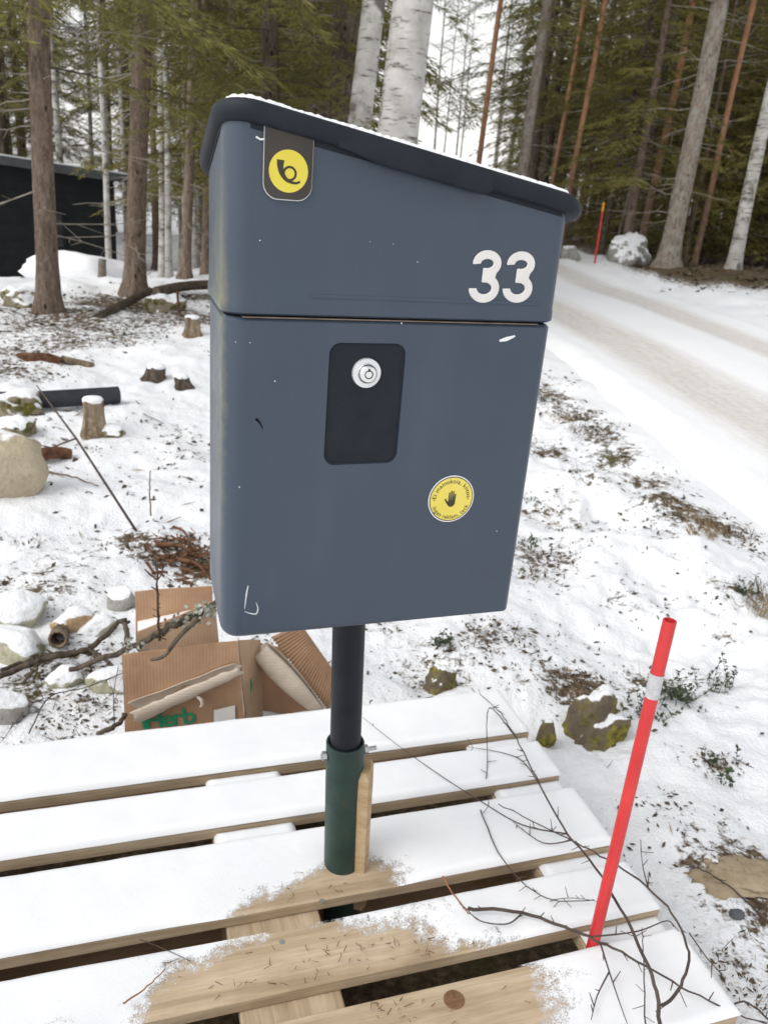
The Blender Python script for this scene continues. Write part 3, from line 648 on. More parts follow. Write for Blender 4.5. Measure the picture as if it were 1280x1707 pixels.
# far forest as one mass
def far_forest():
    r2 = random.Random(5); sp = Spray(); tb = MB()
    for i in range(120):
        px = r2.choice([r2.uniform(-350, -40), r2.uniform(350, 600), r2.uniform(900, 1600), r2.uniform(850, 1600)]); Y = r2.uniform(30, 52); x, y = pxy(px, Y); z0 = hz(x, y); H = r2.uniform(10, 16); L0 = r2.uniform(1.4, 2.2)
        tb.tube([(x, y, z0 - .2), (x, y, z0 + H)], [.13, .02], 5, False)
        for k in range(520):
            z = H * (.12 + .88 * r2.random()); rr = L0 * (1 - z / H) * r2.uniform(.3, 1) + .15; a = r2.uniform(0, 6.28)
            sp.add((x + rr * math.cos(a), y + rr * math.sin(a), z0 + z), Vector((math.cos(a), math.sin(a), r2.uniform(-1.1, .1))), r2.uniform(.3, .6), .032)
    a = link('distant_forest', sp.mesh('distant_forest', 'needles')); tag(a, 'mass of dark conifers far behind the nearer trees', 'forest', kind='stuff')
    b = tb.build('distant_trunks', 'dark_bark'); tag(b, 'dark trunks of the far conifer mass', 'forest', kind='stuff')
far_forest()

# ------------------------------------------------------------------ mailbox
BANG = math.atan2(.36294746, .93180961)
BU = Vector((math.cos(BANG), math.sin(BANG), 0)); BN = Vector((-math.sin(BANG), math.cos(BANG), 0))
_L = at(370, 525, .8); BZ = .697; B0 = Vector((_L.x, _L.y, BZ))
def fpx(px, py):                                # photo point on the front plane -> (u, z)
    r = ray(px, py); p = CAM + r * ((B0 - CAM).dot(BN) / r.dot(BN)); q = p - B0; return q.dot(BU), q.z
W0, W1, DEP = .0015, .3665, .185
SLOT = .3635
def outline(off=0.0, rf=.022, rb=.04, seg=8, x0=None, x1=None, d=None):
    x0 = W0 if x0 is None else x0; x1 = W1 if x1 is None else x1; d = DEP if d is None else d
    x0 -= off; x1 += off + max(0, off - .003) * 1.4; y0 = -off; y1 = d + off; tp_ = .062       # the sides close in towards the back
    c = [((x0, y0), rf + off), ((x1, y0), rf * .55 + off), ((x1 - tp_ * d, y1), rb), ((x0 + tp_ * d, y1), rb)]
    P = []
    for i, ((cx, cy), r) in enumerate(c):
        p = Vector((cx, cy)); a = (Vector(c[i - 1][0]) - p).normalized(); b = (Vector(c[(i + 1) % 4][0]) - p).normalized()
        half = a.angle(b) / 2; dist = r / math.sin(half); cen = p + (a + b).normalized() * dist
        t0 = p + a * (r / math.tan(half)); t1 = p + b * (r / math.tan(half)); a0 = math.atan2(*(t0 - cen).yx); a1 = math.atan2(*(t1 - cen).yx)
        da = (a1 - a0 + PI) % (2 * PI) - PI
        P += [(cen.x + r * math.cos(a0 + da * k / seg), cen.y + r * math.sin(a0 + da * k / seg)) for k in range(seg + 1)]
    return P
TL, TR = .5380, .4785
def roof(u, n): return TL - (TL - TR) / .362 * u - .28 * n
mailbox = empty('mailbox', B0, BANG)
tag(mailbox, 'grey blue metal mailbox numbered 33 on a dark pole above the pallet', 'mailbox')
def rrect(x0, x1, y0, y1, r, seg=6):
    P = []
    for cx, cy, a in ((x1 - r, y1 - r, 0), (x0 + r, y1 - r, 90), (x0 + r, y0 + r, 180), (x1 - r, y0 + r, 270)):
        P += [(cx + r * math.cos(math.radians(a + 90 * k / seg)), cy + r * math.sin(math.radians(a + 90 * k / seg))) for k in range(seg + 1)]
    return P
def fr(a, b, d): return (a, -d, b)              # on the front face: u, z, distance in front of it
# lower body: rounded bottom, recess for the lock plate
mb = MB(); rings = []
for k in range(6):
    a = k / 5 * PI / 2; ins = .016 * (1 - math.sin(a)); rings.append([(x0_ + (x - x0_) * wq, y0_ + (y - y0_) * wq, .016 * (1 - math.cos(a)) * (wq * .75 + .25) + .0035 * float(sstep(.315, .335, x0_)) * (1 - k / 5)) for (x, y), (x0_, y0_) in zip(outline(-ins), outline()) for wq in (1 - .93 * float(sstep(.22, .35, x0_)),)])
for z in (.06, .12, .20, .28, SLOT - .0045): rings.append([(x, y, z) for x, y in outline()])
rings.append([(x, y, SLOT - .0015) for x, y in outline(-.003)])
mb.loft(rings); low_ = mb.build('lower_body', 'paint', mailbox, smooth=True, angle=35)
ua, za = fpx(541, 776); ub, zb = fpx(676, 573); ua2, _ = fpx(548, 574); ub2, _ = fpx(662, 774)
LX0, LX1, LZ0, LZ1 = (ua + ua2) / 2, (ub + ub2) / 2, za, zb
cut = MB(); cut.prism(rrect(LX0, LX1, LZ0, LZ1, .012), -.0035, .02, fr); co = cut.build('cutter', 'black'); co.matrix_world = mailbox.matrix_basis
bo = low_.modifiers.new('b', 'BOOLEAN'); bo.object = co; bo.operation = 'DIFFERENCE'; bo.solver = 'EXACT'
bpy.context.view_layer.update(); dg = bpy.context.evaluated_depsgraph_get()
me = bpy.data.meshes.new_from_object(low_.evaluated_get(dg)); low_.modifiers.clear(); low_.data = me; me.set_sharp_from_angle(angle=math.radians(30)); bpy.data.objects.remove(co)
# upper body with sloping top edge
mb = MB(); rings = [[(x, y, SLOT + .0012) for x, y in outline(-.0015)], [(x, y, SLOT + .0035) for x, y in outline(.0022)], [(x, y, SLOT + .012) for x, y in outline(.0022)], [(x, y, SLOT + .016) for x, y in outline(.0012)], [(x, y, SLOT + .05) for x, y in outline(.001)]]
for f in (.35, .7, 1.0): rings.append([(x, y, (SLOT + .05) * (1 - f) + f * (roof(x, y) + .006)) for x, y in outline(.001)])
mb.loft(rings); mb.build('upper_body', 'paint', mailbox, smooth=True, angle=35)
mb = MB(); mb.loft([[(x, y, z) for x, y in outline(-.006)] for z in (SLOT - .02, SLOT + .02)]); mb.build('seam_gap', 'dark', mailbox)
mb = MB(); mb.box(.02, W1 - .02, -.0003, .02, SLOT - .0012, SLOT - .0002); mb.build('seam_reflection', plain('tan_painted_reflection', (.30, .22, .16), (.12, .09, .07), 30, .5), mailbox)  # thin tan strip: the reflection inside the seam, painted as colour
# pressed ledge above the seam
mb = MB(); mb.prism(rrect(.085, .345, SLOT + .020, SLOT + .0235, .0015), -.002, .0018, fr); mb.build('pressed_ledge', 'paint', mailbox, smooth=True, angle=40)
# lid
mb = MB(); rings = []; LO = .0090
prof = [(-.0065, 0.0), (-.002, -.0004), (0, .002), (.0013, .006), (.0013, .0112), (-.0004, .0158), (-.004, .0190), (-.011, .0208), (-.03, .0213)]
for dx, dz in prof: rings.append([(x, y, roof(x, y) + dz) for x, y in outline(LO + dx, .03, .045)])
mb.loft(rings, True); lid = mb.build('lid', 'black', mailbox, smooth=True, angle=60)
mb = MB(); rings = []
for dx, dz in ((-.0078, .001), (-.0078, -.004), (-.0066, -.004), (-.0066, .001)): rings.append([(x, y, roof(x, y) + dz) for x, y in outline(LO + dx, .03, .045)])
mb.loft(rings, False); mb.build('lid_seal', 'black', lid, smooth=True, angle=40)
# grip: thicker stretch of the lid lip
g0 = .105; g1 = .268; mb = MB(); rings = []
for i in range(15):
    t = i / 14; u = g0 + (g1 - g0) * t; bul = min(1, min(t * 3.2, (1 - t) * 14)); bul = bul * bul * (3 - 2 * bul)
    sec = []
    for k in range(9):
        a = -PI * .62 + PI * 1.0 * k / 8; yy = -LO - .0005 - .0055 * bul * max(0, math.cos(a * .9)); zz = roof(u, -LO) + .0080 - .003 * bul + (.0096 + .003 * bul) * math.sin(a)
        sec.append((u, yy, zz))
    sec += [(u, -LO + .010, roof(u, -LO) + .0165), (u, -LO + .010, roof(u, -LO) + .002)]; rings.append(sec)
mb.loft(rings); mb.build('grip', 'black', lid, smooth=True, angle=45)
# snow lying on the lid
def lid_snow():
    V = []; nx, ny = 320, 150; x0, x1, y0, y1 = W0 - LO, W1 + LO, -LO, DEP + LO
    xs = np.linspace(x0, x1, nx); ys = np.linspace(y0, y1, ny); X, Y = np.meshgrid(xs, ys)
    PL = np.array(outline(LO - .0035, .03, .045)); ins = np.full(X.shape, 1e9); side = np.ones(X.shape, bool)
    for k in range(len(PL)):
        p, q = PL[k], PL[(k + 1) % len(PL)]; e = q - p; le = np.hypot(*e)
        if le < 1e-7: continue
        ins = np.minimum(ins, ((X - p[0]) * -e[1] + (Y - p[1]) * e[0]) / le)
    if ins[ny // 2, nx // 2] < 0: ins = -ins
    g = fbm(X * 330, Y * 330, 41, 3)
    t = (.0038 + .0026 * fbm(X * 14, Y * 14, 43, 2) + .0028 * (g - .45)) * sstep(-.003, .009, ins + (g - .5) * .007) - .0022 * (1 - sstep(-.001, .006, ins))
    base = TL - (TL - TR) / .362 * X - .28 * Y + .0211 - .0055 * (1 - sstep(-.003, .013, ins)) 
    Z = base + t; V = np.stack([X, Y, Z], -1).reshape(-1, 3)
    ok = (ins > -.0035); i, j = np.meshgrid(np.arange(ny - 1), np.arange(nx - 1), indexing='ij')
    q = ok[:-1, :-1] & ok[1:, :-1] & ok[:-1, 1:] & ok[1:, 1:]; i = i[q]; j = j[q]
    Fq = np.stack([i * nx + j, i * nx + j + 1, (i + 1) * nx + j + 1, (i + 1) * nx + j], -1)
    me = fastmesh('snow_layer', V, Fq, 'snow', smooth=True); o = link('snow_layer', me, lid); o['label'] = 'thin crumbly snow on the lid'
lid_snow()
# lock plate and lock
plate = MB().prism(rrect(LX0 + .0012, LX1 - .0012, LZ0 + .0012, LZ1 - .0012, .011), -.0036, -.0022, fr).build('lock_plate', 'black', mailbox)
lu, lz = fpx(611, 622); _u2, _ = fpx(634.5, 622); LR = (_u2 - lu) * 1.0
def disc(r, d0, d1, cu, cz, n=40, hole=None):
    m = MB()
    if hole is None: m.prism([(cu + r * math.cos(2 * PI * k / n), cz + r * math.sin(2 * PI * k / n)) for k in range(n)], d0, d1, fr)
    else:
        rr = [[fr(cu + q * math.cos(2 * PI * k / n), cz + q * math.sin(2 * PI * k / n), d) for k in range(n)] for q, d in ((hole, d0), (r, d0), (r, d1), (hole, d1), (hole, d0))]
        m.loft(rr, False)
    return m
m = MB(); prof = [(LR, -.0022), (LR, .0008), (LR * .97, .0016), (LR * .74, .0020), (LR * .70, .0020)]
m.loft([[fr(lu + q * math.cos(2 * PI * k / 48), lz + q * math.sin(2 * PI * k / 48), d) for k in range(48)] for q, d in prof], True)
lock = m.build('lock', 'lockring', mailbox, smooth=True, angle=35)
m = MB(); prof = [(LR * .70, .0018), (LR * .66, .0045), (LR * .56, .0075), (LR * .50, .0082), (LR * .30, .0082), (LR * .30, .0060)]
m.loft([[fr(lu + q * math.cos(2 * PI * k / 48), lz + q * math.sin(2 * PI * k / 48), d) for k in range(48)] for q, d in prof], True); m.build('lock_cylinder', 'chrome', lock, smooth=True, angle=35)
m = disc(LR * .295, .0055, .0063, lu, lz); m.box(lu - .0010, lu + .0010, -.0083, -.0060, lz + LR * .2, lz + LR * .40); m.build('keyway', 'dark', lock)
disc(LR * .225, .006, .0079, lu, lz).build('lock_pin', 'chrome', lock)
# number 33
def three(cx, cz, h, wd):
    st = h * .165; R2 = h * .278; R1 = h * .25; X2 = wd / 2; X1 = X2 * .93; c2 = (0, -h / 2 + R2); c1 = (.006 * h, h / 2 - R1)
    def arc(c, rx, ry, a0, a1, n=24): return [(c[0] + rx * math.cos(math.radians(a0 + (a1 - a0) * k / n)), c[1] + ry * math.sin(math.radians(a0 + (a1 - a0) * k / n))) for k in range(n + 1)]
    P = arc(c1, X1, R1, 186, -42) + arc(c2, X2, R2, 50, -178) + arc(c2, X2 - st, R2 - st, -178, 92)
    P += [(-.10 * wd, c2[1] + R2 - st), (-.10 * wd, c1[1] - R1 + st)] + arc(c1, X1 - st, R1 - st, -92, 186)
    return [(cx + x, cz + y) for x, y in P]
for (xa, xb, ya, yb) in ((777, 838, 417, 505), (833, 894, 419, 505)):
    a0, b0 = fpx(xa, yb); a1, b1 = fpx(xb, ya); am = fpx((xa + xb) / 2, (ya + yb) / 2); hgt = fpx((xa + xb) / 2, ya)[1] - fpx((xa + xb) / 2, yb)[1]
    m = MB(); m.prism(three(am[0], am[1], hgt, (a1 - a0) * .99), .0005, .0030, fr); d = m.build('digit', 'digit', mailbox)
    bv = d.modifiers.new('bevel', 'BEVEL'); bv.width = .0006; bv.segments = 1; bv.limit_method = 'ANGLE'
# tag with the post horn
x0, _ = fpx(438, 270); x1, _ = fpx(520, 275); _, zb_ = fpx(478, 334); zt = roof((x0 + x1) / 2, 0) + .006
def tagpoly(x0, x1, z0, z1, r, n=10):
    return [(x1, z1), (x0, z1)] + [(x0 + r - r * math.cos(a), z0 + r - r * math.sin(a)) for a in [PI / 2 * k / n for k in range(n + 1)]] + [(x1 - r + r * math.sin(a), z0 + r - r * math.cos(a)) for a in [PI / 2 * k / n for k in range(n + 1)]]
tg = MB().prism(tagpoly(x0, x1, zb_, zt, .014), .0022, .0036, fr).build('tag', 'tagedge', mailbox); tg['label'] = 'dark tag with yellow post horn'
MB().prism(tagpoly(x0 + .0006, x1 - .0004, zb_ + .0009, zt, .0137), .0036, .0039, fr).build('tag_face', 'tag', tg)
hc = fpx(479.5, 285.5); hr = (fpx(512, 286)[0] - fpx(447, 285)[0]) / 2
disc(hr, .0039, .00415, *hc).build('emblem_disc', 'yellow', tg)
ring_c = (hc[0] + .06 * hr, hc[1] - .10 * hr)
disc(hr * .36, .00415, .00435, *ring_c, hole=hr * .25).build('horn_ring', 'print', tg)
def stroke(pts, wid):
    pts = [Vector(p).to_2d() for p in smoothpath([(a, b, 0) for a, b in pts], 8)]; n = len(pts); L_, R_ = [], []
    for i, p in enumerate(pts):
        t = (pts[min(i + 1, n - 1)] - pts[max(i - 1, 0)]).normalized(); nn = Vector((-t.y, t.x)); f = i / (n - 1) * (len(wid) - 1); k = min(int(f), len(wid) - 2); w_ = wid[k] + (wid[k + 1] - wid[k]) * (f - k)
        L_.append(p + nn * w_); R_.append(p - nn * w_)
    return [tuple(p) for p in L_ + R_[::-1]]
hp = [(-.42, .50), (-.43, .22), (-.33, -.12), (-.12, -.38), (.15, -.50), (.42, -.52), (.60, -.44)]
MB().prism(stroke([(hc[0] + a * hr, hc[1] + b * hr) for a, b in hp], [.19 * hr, .155 * hr, .125 * hr, .09 * hr, .065 * hr, .055 * hr, .05 * hr]), .00415, .00445, fr).build('horn', 'print', tg)
m = MB(); a = fpx(426, 228); b = fpx(440, 232); m.tube([fr(*a, .002), fr((a[0] + b[0]) / 2, b[1] - .0006, .003), fr(*b, .003)], .0009, 5); m.build('loose_thread', 'white', tg)
# round sticker
sc_ = fpx(751.5, 831.5); SR = (fpx(789.5, 829)[0] - fpx(714, 834)[0]) / 2
st = disc(SR, .0002, .0006, *sc_).build('sticker', 'white', mailbox); st['label'] = 'round yellow no advertising sticker with a hand'
disc(SR * .955, .0006, .00075, *sc_).build('sticker_ring', 'print', st); disc(SR * .915, .00075, .0009, *sc_).build('sticker_face', 'yellow2', st)
def glyphs(text, size, place, mat, name, parent, off=0.0, rng_align='CENTER'):
    V = []; Fc = []
    for i, ch in enumerate(text):
        if ch == ' ': continue
        c = bpy.data.curves.new('g', 'FONT'); c.body = ch; c.size = size; c.align_x = 'CENTER'; c.offset = off; c.fill_mode = 'FRONT'
        o = bpy.data.objects.new('g', c); COL.objects.link(o); bpy.context.view_layer.update()
        me = bpy.data.meshes.new_from_object(o.evaluated_get(bpy.context.evaluated_depsgraph_get())); k = len(V)
        V += [place(i, v.co.x, v.co.y) for v in me.vertices]; Fc += [tuple(k + q for q in p.vertices) for p in me.polygons]
        bpy.data.objects.remove(o); bpy.data.meshes.remove(me); bpy.data.curves.remove(c)
    me = bpy.data.meshes.new(name); me.from_pydata(V, [], Fc); me.materials.append(MAT[mat]); o = link(name, me, parent); o['kind'] = 'stuff'; return o
WID = {'i': .5, 'l': .5, 'I': .55, ',': .5, 't': .7, 'm': 1.5, ' ': .6, 'E': 1.05, 'r': .75, 'k': 1.0, 's': .9}
def arc_text(text, r, a_mid, size, top=True):
    ws = [WID.get(c, 1.0) * size * .52 for c in text]; tot = sum(ws); pos = []; acc = -tot / 2
    for w_ in ws: pos.append(acc + w_ / 2); acc += w_
    def place(i, x, y):
        if top: a = a_mid - (pos[i] + x) / r; rr = r + y
        else: a = a_mid + (pos[i] + x) / r; rr = r - y
        return fr(sc_[0] + rr * math.cos(a), sc_[1] + rr * math.sin(a), .00098)
    glyphs(text, size, place, 'print', 'lettering', st, size * .012)
arc_text('Ei mainoksia, kiitos', SR * .68, PI * .5, SR * .25); arc_text('Ingen reklam, tack', SR * .86, -PI * .5, SR * .25, False)
for a in (PI, 0): disc(SR * .025, .0009, .00105, sc_[0] + SR * .74 * math.cos(a), sc_[1] - SR * .02).build('dot', 'print', st)
hm = MB(); q = lambda a, b: (sc_[0] + a * SR * .5, sc_[1] + b * SR * .5)
hm.prism([q(*p) for p in ((-.26, -.12), (.33, -.12), (.36, -.38), (.25, -.58), (.05, -.68), (-.15, -.64), (-.30, -.45))], .0009, .00104, fr)
for k, (xb, xt, yt) in enumerate(((-.20, -.20, .58), (-.03, -.02, .72), (.13, .16, .66), (.28, .33, .44))):
    hm.prism(stroke([q(xb, -.2), q((xb + xt) / 2, .2), q(xt, yt)], [.072 * SR * .5, .065 * SR * .5, .05 * SR * .5]), .00091, .00105 + k * 1e-5, fr)
hm.prism(stroke([q(-.16, -.5), q(-.42, -.18), q(-.56, .06)], [.10 * SR * .5, .075 * SR * .5, .05 * SR * .5]), .00091, .00109, fr); hm.build('hand_symbol', 'print', st)
# scratches and clinging flakes on the paint
def scr(pts, wds, name='scratch', mat='scratch'):
    MB().prism(stroke([fpx(*p) for p in pts], wds), .0001, .00035, fr).build(name, mat, mailbox)
scr([(414, 976), (411, 990), (408, 1015)], [.0004, .0009, .0002]); scr([(408, 1019), (416, 1022), (427, 1023), (430, 1014), (427, 1004)], [.0002, .0005, .0008, .0006, .0002])
scr([(832, 568), (844, 565), (858, 560)], [.0010, .0023, .0008], 'snowflake', 'snow')
scr([(427, 698), (434, 706), (438, 715)], [.0016, .0008, .0003], 'dark_mark', 'dark')
m = MB(); r3 = random.Random(17)
for _ in range(11):
    u = r3.uniform(.01, .345); z = r3.uniform(.03, .44)
    if LX0 - .01 < u < LX1 + .01 and LZ0 - .01 < z < LZ1 + .01: continue
    e = r3.uniform(.00025, .0007); m.prism([(u + e * math.cos(a) * r3.uniform(.6, 1.4), z + e * math.sin(a)) for a in (0, 1.2, 2.4, 3.7, 5.0)], .0012, .0022, fr)
o = m.build('snow_specks', 'snow', mailbox); o['kind'] = 'stuff'

# ------------------------------------------------------------------ post
post = empty('mailbox_post', (POST.x, POST.y, 0)); tag(post, 'dark round pole in a green pipe sleeve carrying the mailbox', 'post')
# axis: from the sleeve foot through the pixel where the pole meets the box
_t = at(582, 1052, POST.y); AX = (Vector((_t.x, _t.y - .012, _t.z)) - POST); AX /= AX.z
def ax(z): return Vector((AX.x * (z - .144), AX.y * (z - .144), z))
SR_ = .0298
_z1 = None
for zz in np.linspace(.3, .6, 200):
    p = POST + AX * (zz - .144); r = M3.inverted() @ (p - CAM); py = CY + F * r.y / r.z
    if py <= 1236: _z1 = float(zz); break
SZ = _z1
m = MB()
def ringat(z, r, n=40): c = ax(z); return [(c.x + r * math.cos(2 * PI * k / n), c.y + r * math.sin(2 * PI * k / n), z) for k in range(n)]
m.loft([ringat(.01, SR_), ringat(.2, SR_), ringat(SZ - .002, SR_), ringat(SZ, SR_ - .0008), ringat(SZ, SR_ - .0035), ringat(SZ - .06, SR_ - .0035)], False); m.build('sleeve', 'sleeve', post, smooth=True, angle=40)
m = MB(); m.loft([ringat(SZ - .06, .0238), ringat(.5, .0238), ringat(BZ + .02, .0238)]); m.build('pole', 'poleblue', post, smooth=True, angle=40)
for sg in (-1, 1):
    c = ax(SZ - .022); d = Vector((math.cos(BANG), math.sin(BANG), 0)) * sg; b = c + d * (SR_ - .003)
    m = MB(); m.tube([b, b + d * (.012 if sg < 0 else .024)], .0035, 10); bolt = m.build('bolt', 'bolt', post, smooth=True, angle=40)
    m = MB(); m.tube([b + d * .004, b + d * .010], .0075, 6); m.build('nut', 'bolt', bolt)
# wooden wedge beside the sleeve
wd = empty('wooden_wedge', (POST.x, POST.y, 0)); tag(wd, 'split wooden wedge driven in beside the green pipe', 'wood wedge')
def wz(px, py, off=.0): return at(px, py, POST.y + off)
_a = wz(608, 1275) - Vector((POST.x, POST.y, 0)); zt = _a.z
m = MB(); rows = []
for z, x0, x1, y0, y1 in ((.06, .017, .043, -.018, .026), (.20, .018, .044, -.019, .026), (zt - .05, .018, .045, -.019, .025), (zt - .012, .019, .045, -.018, .025), (zt, .024, .041, -.012, .020)):
    c = ax(z); rows.append([(c.x + x, c.y + y, z) for x, y in ((x0, y0), (x1 - .006, y0 - .004), (x1, y0 + .008), (x1, y1), (x0, y1))])
m.loft(rows); m.build('stake', 'fresh', wd)

# ------------------------------------------------------------------ pallet
pal = empty('wooden_pallet', PCORN, PANG); tag(pal, 'weathered wooden pallet with snow on its boards around the mailbox post', 'pallet')
# local: x along the boards 0..1.2, y = -distance towards the camera
ZT = .144; rp = random.Random(3)
def plank(name, x0, x1, v0, v1, z0, z1, mat='board', parent=pal, along='x'):
    e = [rp.uniform(-.003, .003) for _ in range(4)]
    L = x1 - x0; Wd = v1 - v0; cx = (x0 + x1) / 2; cv = (v0 + v1) / 2
    m = MB()
    if along == 'x': m.box(-L / 2 + e[0], L / 2 + e[1], -Wd / 2, Wd / 2, z0 - z1, 0, bev=.0022)
    else: m.box(-Wd / 2, Wd / 2, -L / 2, L / 2, z0 - z1, 0, bev=.0022)
    o = m.build(name, mat, parent); o.location = (cx, -cv, z1)
    if along != 'x': o.rotation_euler = (0, 0, PI / 2)
    return o
BRD = [(0, .145), (.185, .285), (.327, .472), (.514, .614), (.655, .800)]
for v0, v1 in BRD: plank('top_board', 0, 1.2, v0, v1, ZT - .022, ZT)
STR = [(0, .145), (.5275, .6725), (1.055, 1.2)]
for x0, x1 in STR:
    plank('stringer_board', x0 + .001, x1 - .001, .002, .798, ZT - .0445, ZT - .0225, 'board', along='y')
    for v0, v1 in ((.002, .098), (.3275, .4725), (.702, .798)): plank('block', x0 + .003, x1 - .003, v0 + .002, v1 - .002, .0225, ZT - .045, 'boardside')
for v0, v1 in ((.0, .1), (.3275, .4725), (.7, .8)): plank('bottom_board', 0, 1.2, v0, v1, 0, .022, 'boardside')
# extra layer of snow per board: mask(u, v) -> cover
def snowslab(name, x0, x1, v0, v1, z, cover, thick, seed, nx=None, parent=pal, label=None):
    nx = nx or max(20, int((x1 - x0) / .005)); ny = max(14, int((v1 - v0) / .004)); xs = np.linspace(x0, x1, nx); vs = np.linspace(v0, v1, ny); X, Vv = np.meshgrid(xs, vs)
    ed = np.minimum(np.minimum(X - x0, x1 - X), np.minimum(Vv - v0, v1 - Vv)); jit = (fbm(X * 60, Vv * 60, seed, 3) - .45) * .008
    wob = .004 * fbm(X * 12, Vv * 12, seed + 5, 3); g = (fbm(X * 150, Vv * 150, seed + 9, 2) - .45) * .0007
    e_ = np.clip((ed + .0005) / (thick * .95), 0, 1); prof_ = np.sqrt(np.clip(1 - (1 - e_) ** 2, 0, 1))
    cv = cover(X, Vv); c1_ = cv + ((fbm(X * 11, Vv * 16, seed + 3, 4) - .45) * 1.5 + (fbm(X * 45, Vv * 45, seed + 6, 3) - .45) * .8) * (1 - .75 * sstep(1.2, 1.7, cv))
    T = ((thick + wob + g - .002) * sstep(.35, 1.6, cv + (fbm(X * 6, Vv * 8, seed + 3, 2) - .4) * .5) ** 1.3 + .0007) * prof_
    ok = c1_ > .0; V = np.stack([X, -Vv, z + T], -1).reshape(-1, 3)
    i, j = np.meshgrid(np.arange(ny - 1), np.arange(nx - 1), indexing='ij'); q = ok[:-1, :-1] | ok[1:, :-1] | ok[:-1, 1:] | ok[1:, 1:]; i = i[q]; j = j[q]
    Fq = np.stack([i * nx + j, (i + 1) * nx + j, (i + 1) * nx + j + 1, i * nx + j + 1], -1)
    me = fastmesh(name, V, Fq, 'thinsnow', smooth=True); av = me.attributes.new('cover', 'FLOAT', 'POINT'); av.data.foreach_set('value', np.clip(c1_, 0, 2).ravel().astype(np.float32))
    if me.polygons[len(me.polygons) // 2].normal.z < 0: me.flip_normals()
    o = link(name, me, parent)
    if label: o['label'] = label
    return o
def pu(px, py): p = hit(px, py, ZT + .003); return to_pallet(p.x, p.y)
full = lambda X, V: np.ones_like(X) * 1.8
def holes(*hs_):
    hs2 = [(pu(*p), rx, rv, a) for p, rx, rv, a in hs_]
    def f(X, V):
        c = np.ones_like(X) * 1.6
        for (u, v), rx, rv, a in hs2: c = c - a * np.exp(-(((X - u) / rx) ** 2 + ((V - v) / rv) ** 2) ** .75)
        return c
    return f
snowslab('snow_cover', -.004, 1.197, -.003, .1475, ZT, full, .017, 1)
snowslab('snow_cover', -.004, 1.200, .1835, .2875, ZT, full, .016, 2)
snowslab('snow_cover', -.004, 1.203, .3255, .4745, ZT, holes(((575, 1462), .07, .045, 1.7), ((520, 1485), .11, .04, 1.5), ((440, 1520), .11, .022, 1.1), ((600, 1500), .08, .02, 1.0)), .015, 3)
snowslab('snow_cover', -.004, 1.200, .5125, .6155, ZT, holes(((430, 1640), .16, .08, 1.6), ((550, 1605), .14, .08, 1.6), ((640, 1610), .09, .05, 1.1), ((300, 1680), .10, .03, 1.1), ((720, 1605), .08, .02, 1.0), ((620, 1650), .16, .03, 1.4)), .011, 4)
snowslab('snow_cover', -.004, 1.203, .6535, .803, ZT, holes(((640, 1707), .16, .09, 1.8), ((750, 1690), .11, .07, 1.6), ((820, 1690), .06, .05, 1.0), ((480, 1760), .25, .12, 1.8)), .012, 5)
for i, (x0, x1) in enumerate(STR):
    for k, (v0, v1) in enumerate(((.149, .182), (.288, .324), (.476, .511), (.617, .652))):
        if i == 1 and k >= 2 or i == 0: continue
        snowslab('snow_ledge', x0 + .002 - (.0 if i else 0), x1 - .002, v0 - .006, v1 + .006, ZT - .0222, full, .018 if k < 2 else .015, 20 + i * 4 + k)
# knot in the nearest board
ku, kv = pu(757, 1664); m = MB(); m.tube([(ku, -kv, ZT + .0003), (ku, -kv, ZT + .0009)], [.0150, .0146], 20); m.build('knot', m_wood('knot_wood', (.13, .07, .035), (.20, .11, .06), (.26, .15, .085)), pal)
# nail heads
for p_ in ((537, 1500), (470, 1568), (530, 1410), (905, 1200), (925, 1400)):
    u, v = pu(*p_); m = MB(); m.tube([(u, -v, ZT - .0005), (u, -v, ZT + .0010)], .004, 10); m.build('nail', 'bolt', pal)
# fallen spruce needles on bare wood
m = MB(); r4 = random.Random(8)
def needle(c, L, th, z): d = Vector((math.cos(th), math.sin(th), 0)) * L / 2; n_ = Vector((-d.y, d.x, 0)).normalized() * .0006; c = Vector((c[0], c[1], z)); m.add([c - d - n_, c + d - n_ * .4, c + d + n_ * .4 + Vector((0, 0, r4.uniform(0, .002))), c - d + n_], [(0, 1, 2, 3)])
for (cpx, spx, spy, cnt) in (((530, 1485), 70, 22, 26), ((560, 1600), 150, 38, 44), ((700, 1580), 90, 30, 16), ((720, 1680), 110, 28, 28), ((450, 1640), 110, 25, 14)):
    for _ in range(cnt):
        p = hit(cpx[0] + r4.gauss(0, spx * .6), cpx[1] + r4.gauss(0, spy * .6), ZT + .003); u, v = to_pallet(p.x, p.y)
        if any(a + .004 < v < b - .004 for a, b in BRD): needle((p.x, p.y), r4.uniform(.005, .013), r4.uniform(0, 6.28), ZT + r4.uniform(.002, .006))
tag(m.build('fallen_needles', 'bark_piece'), 'brown spruce needles strewn on the bare pallet boards', 'needles', kind='stuff')

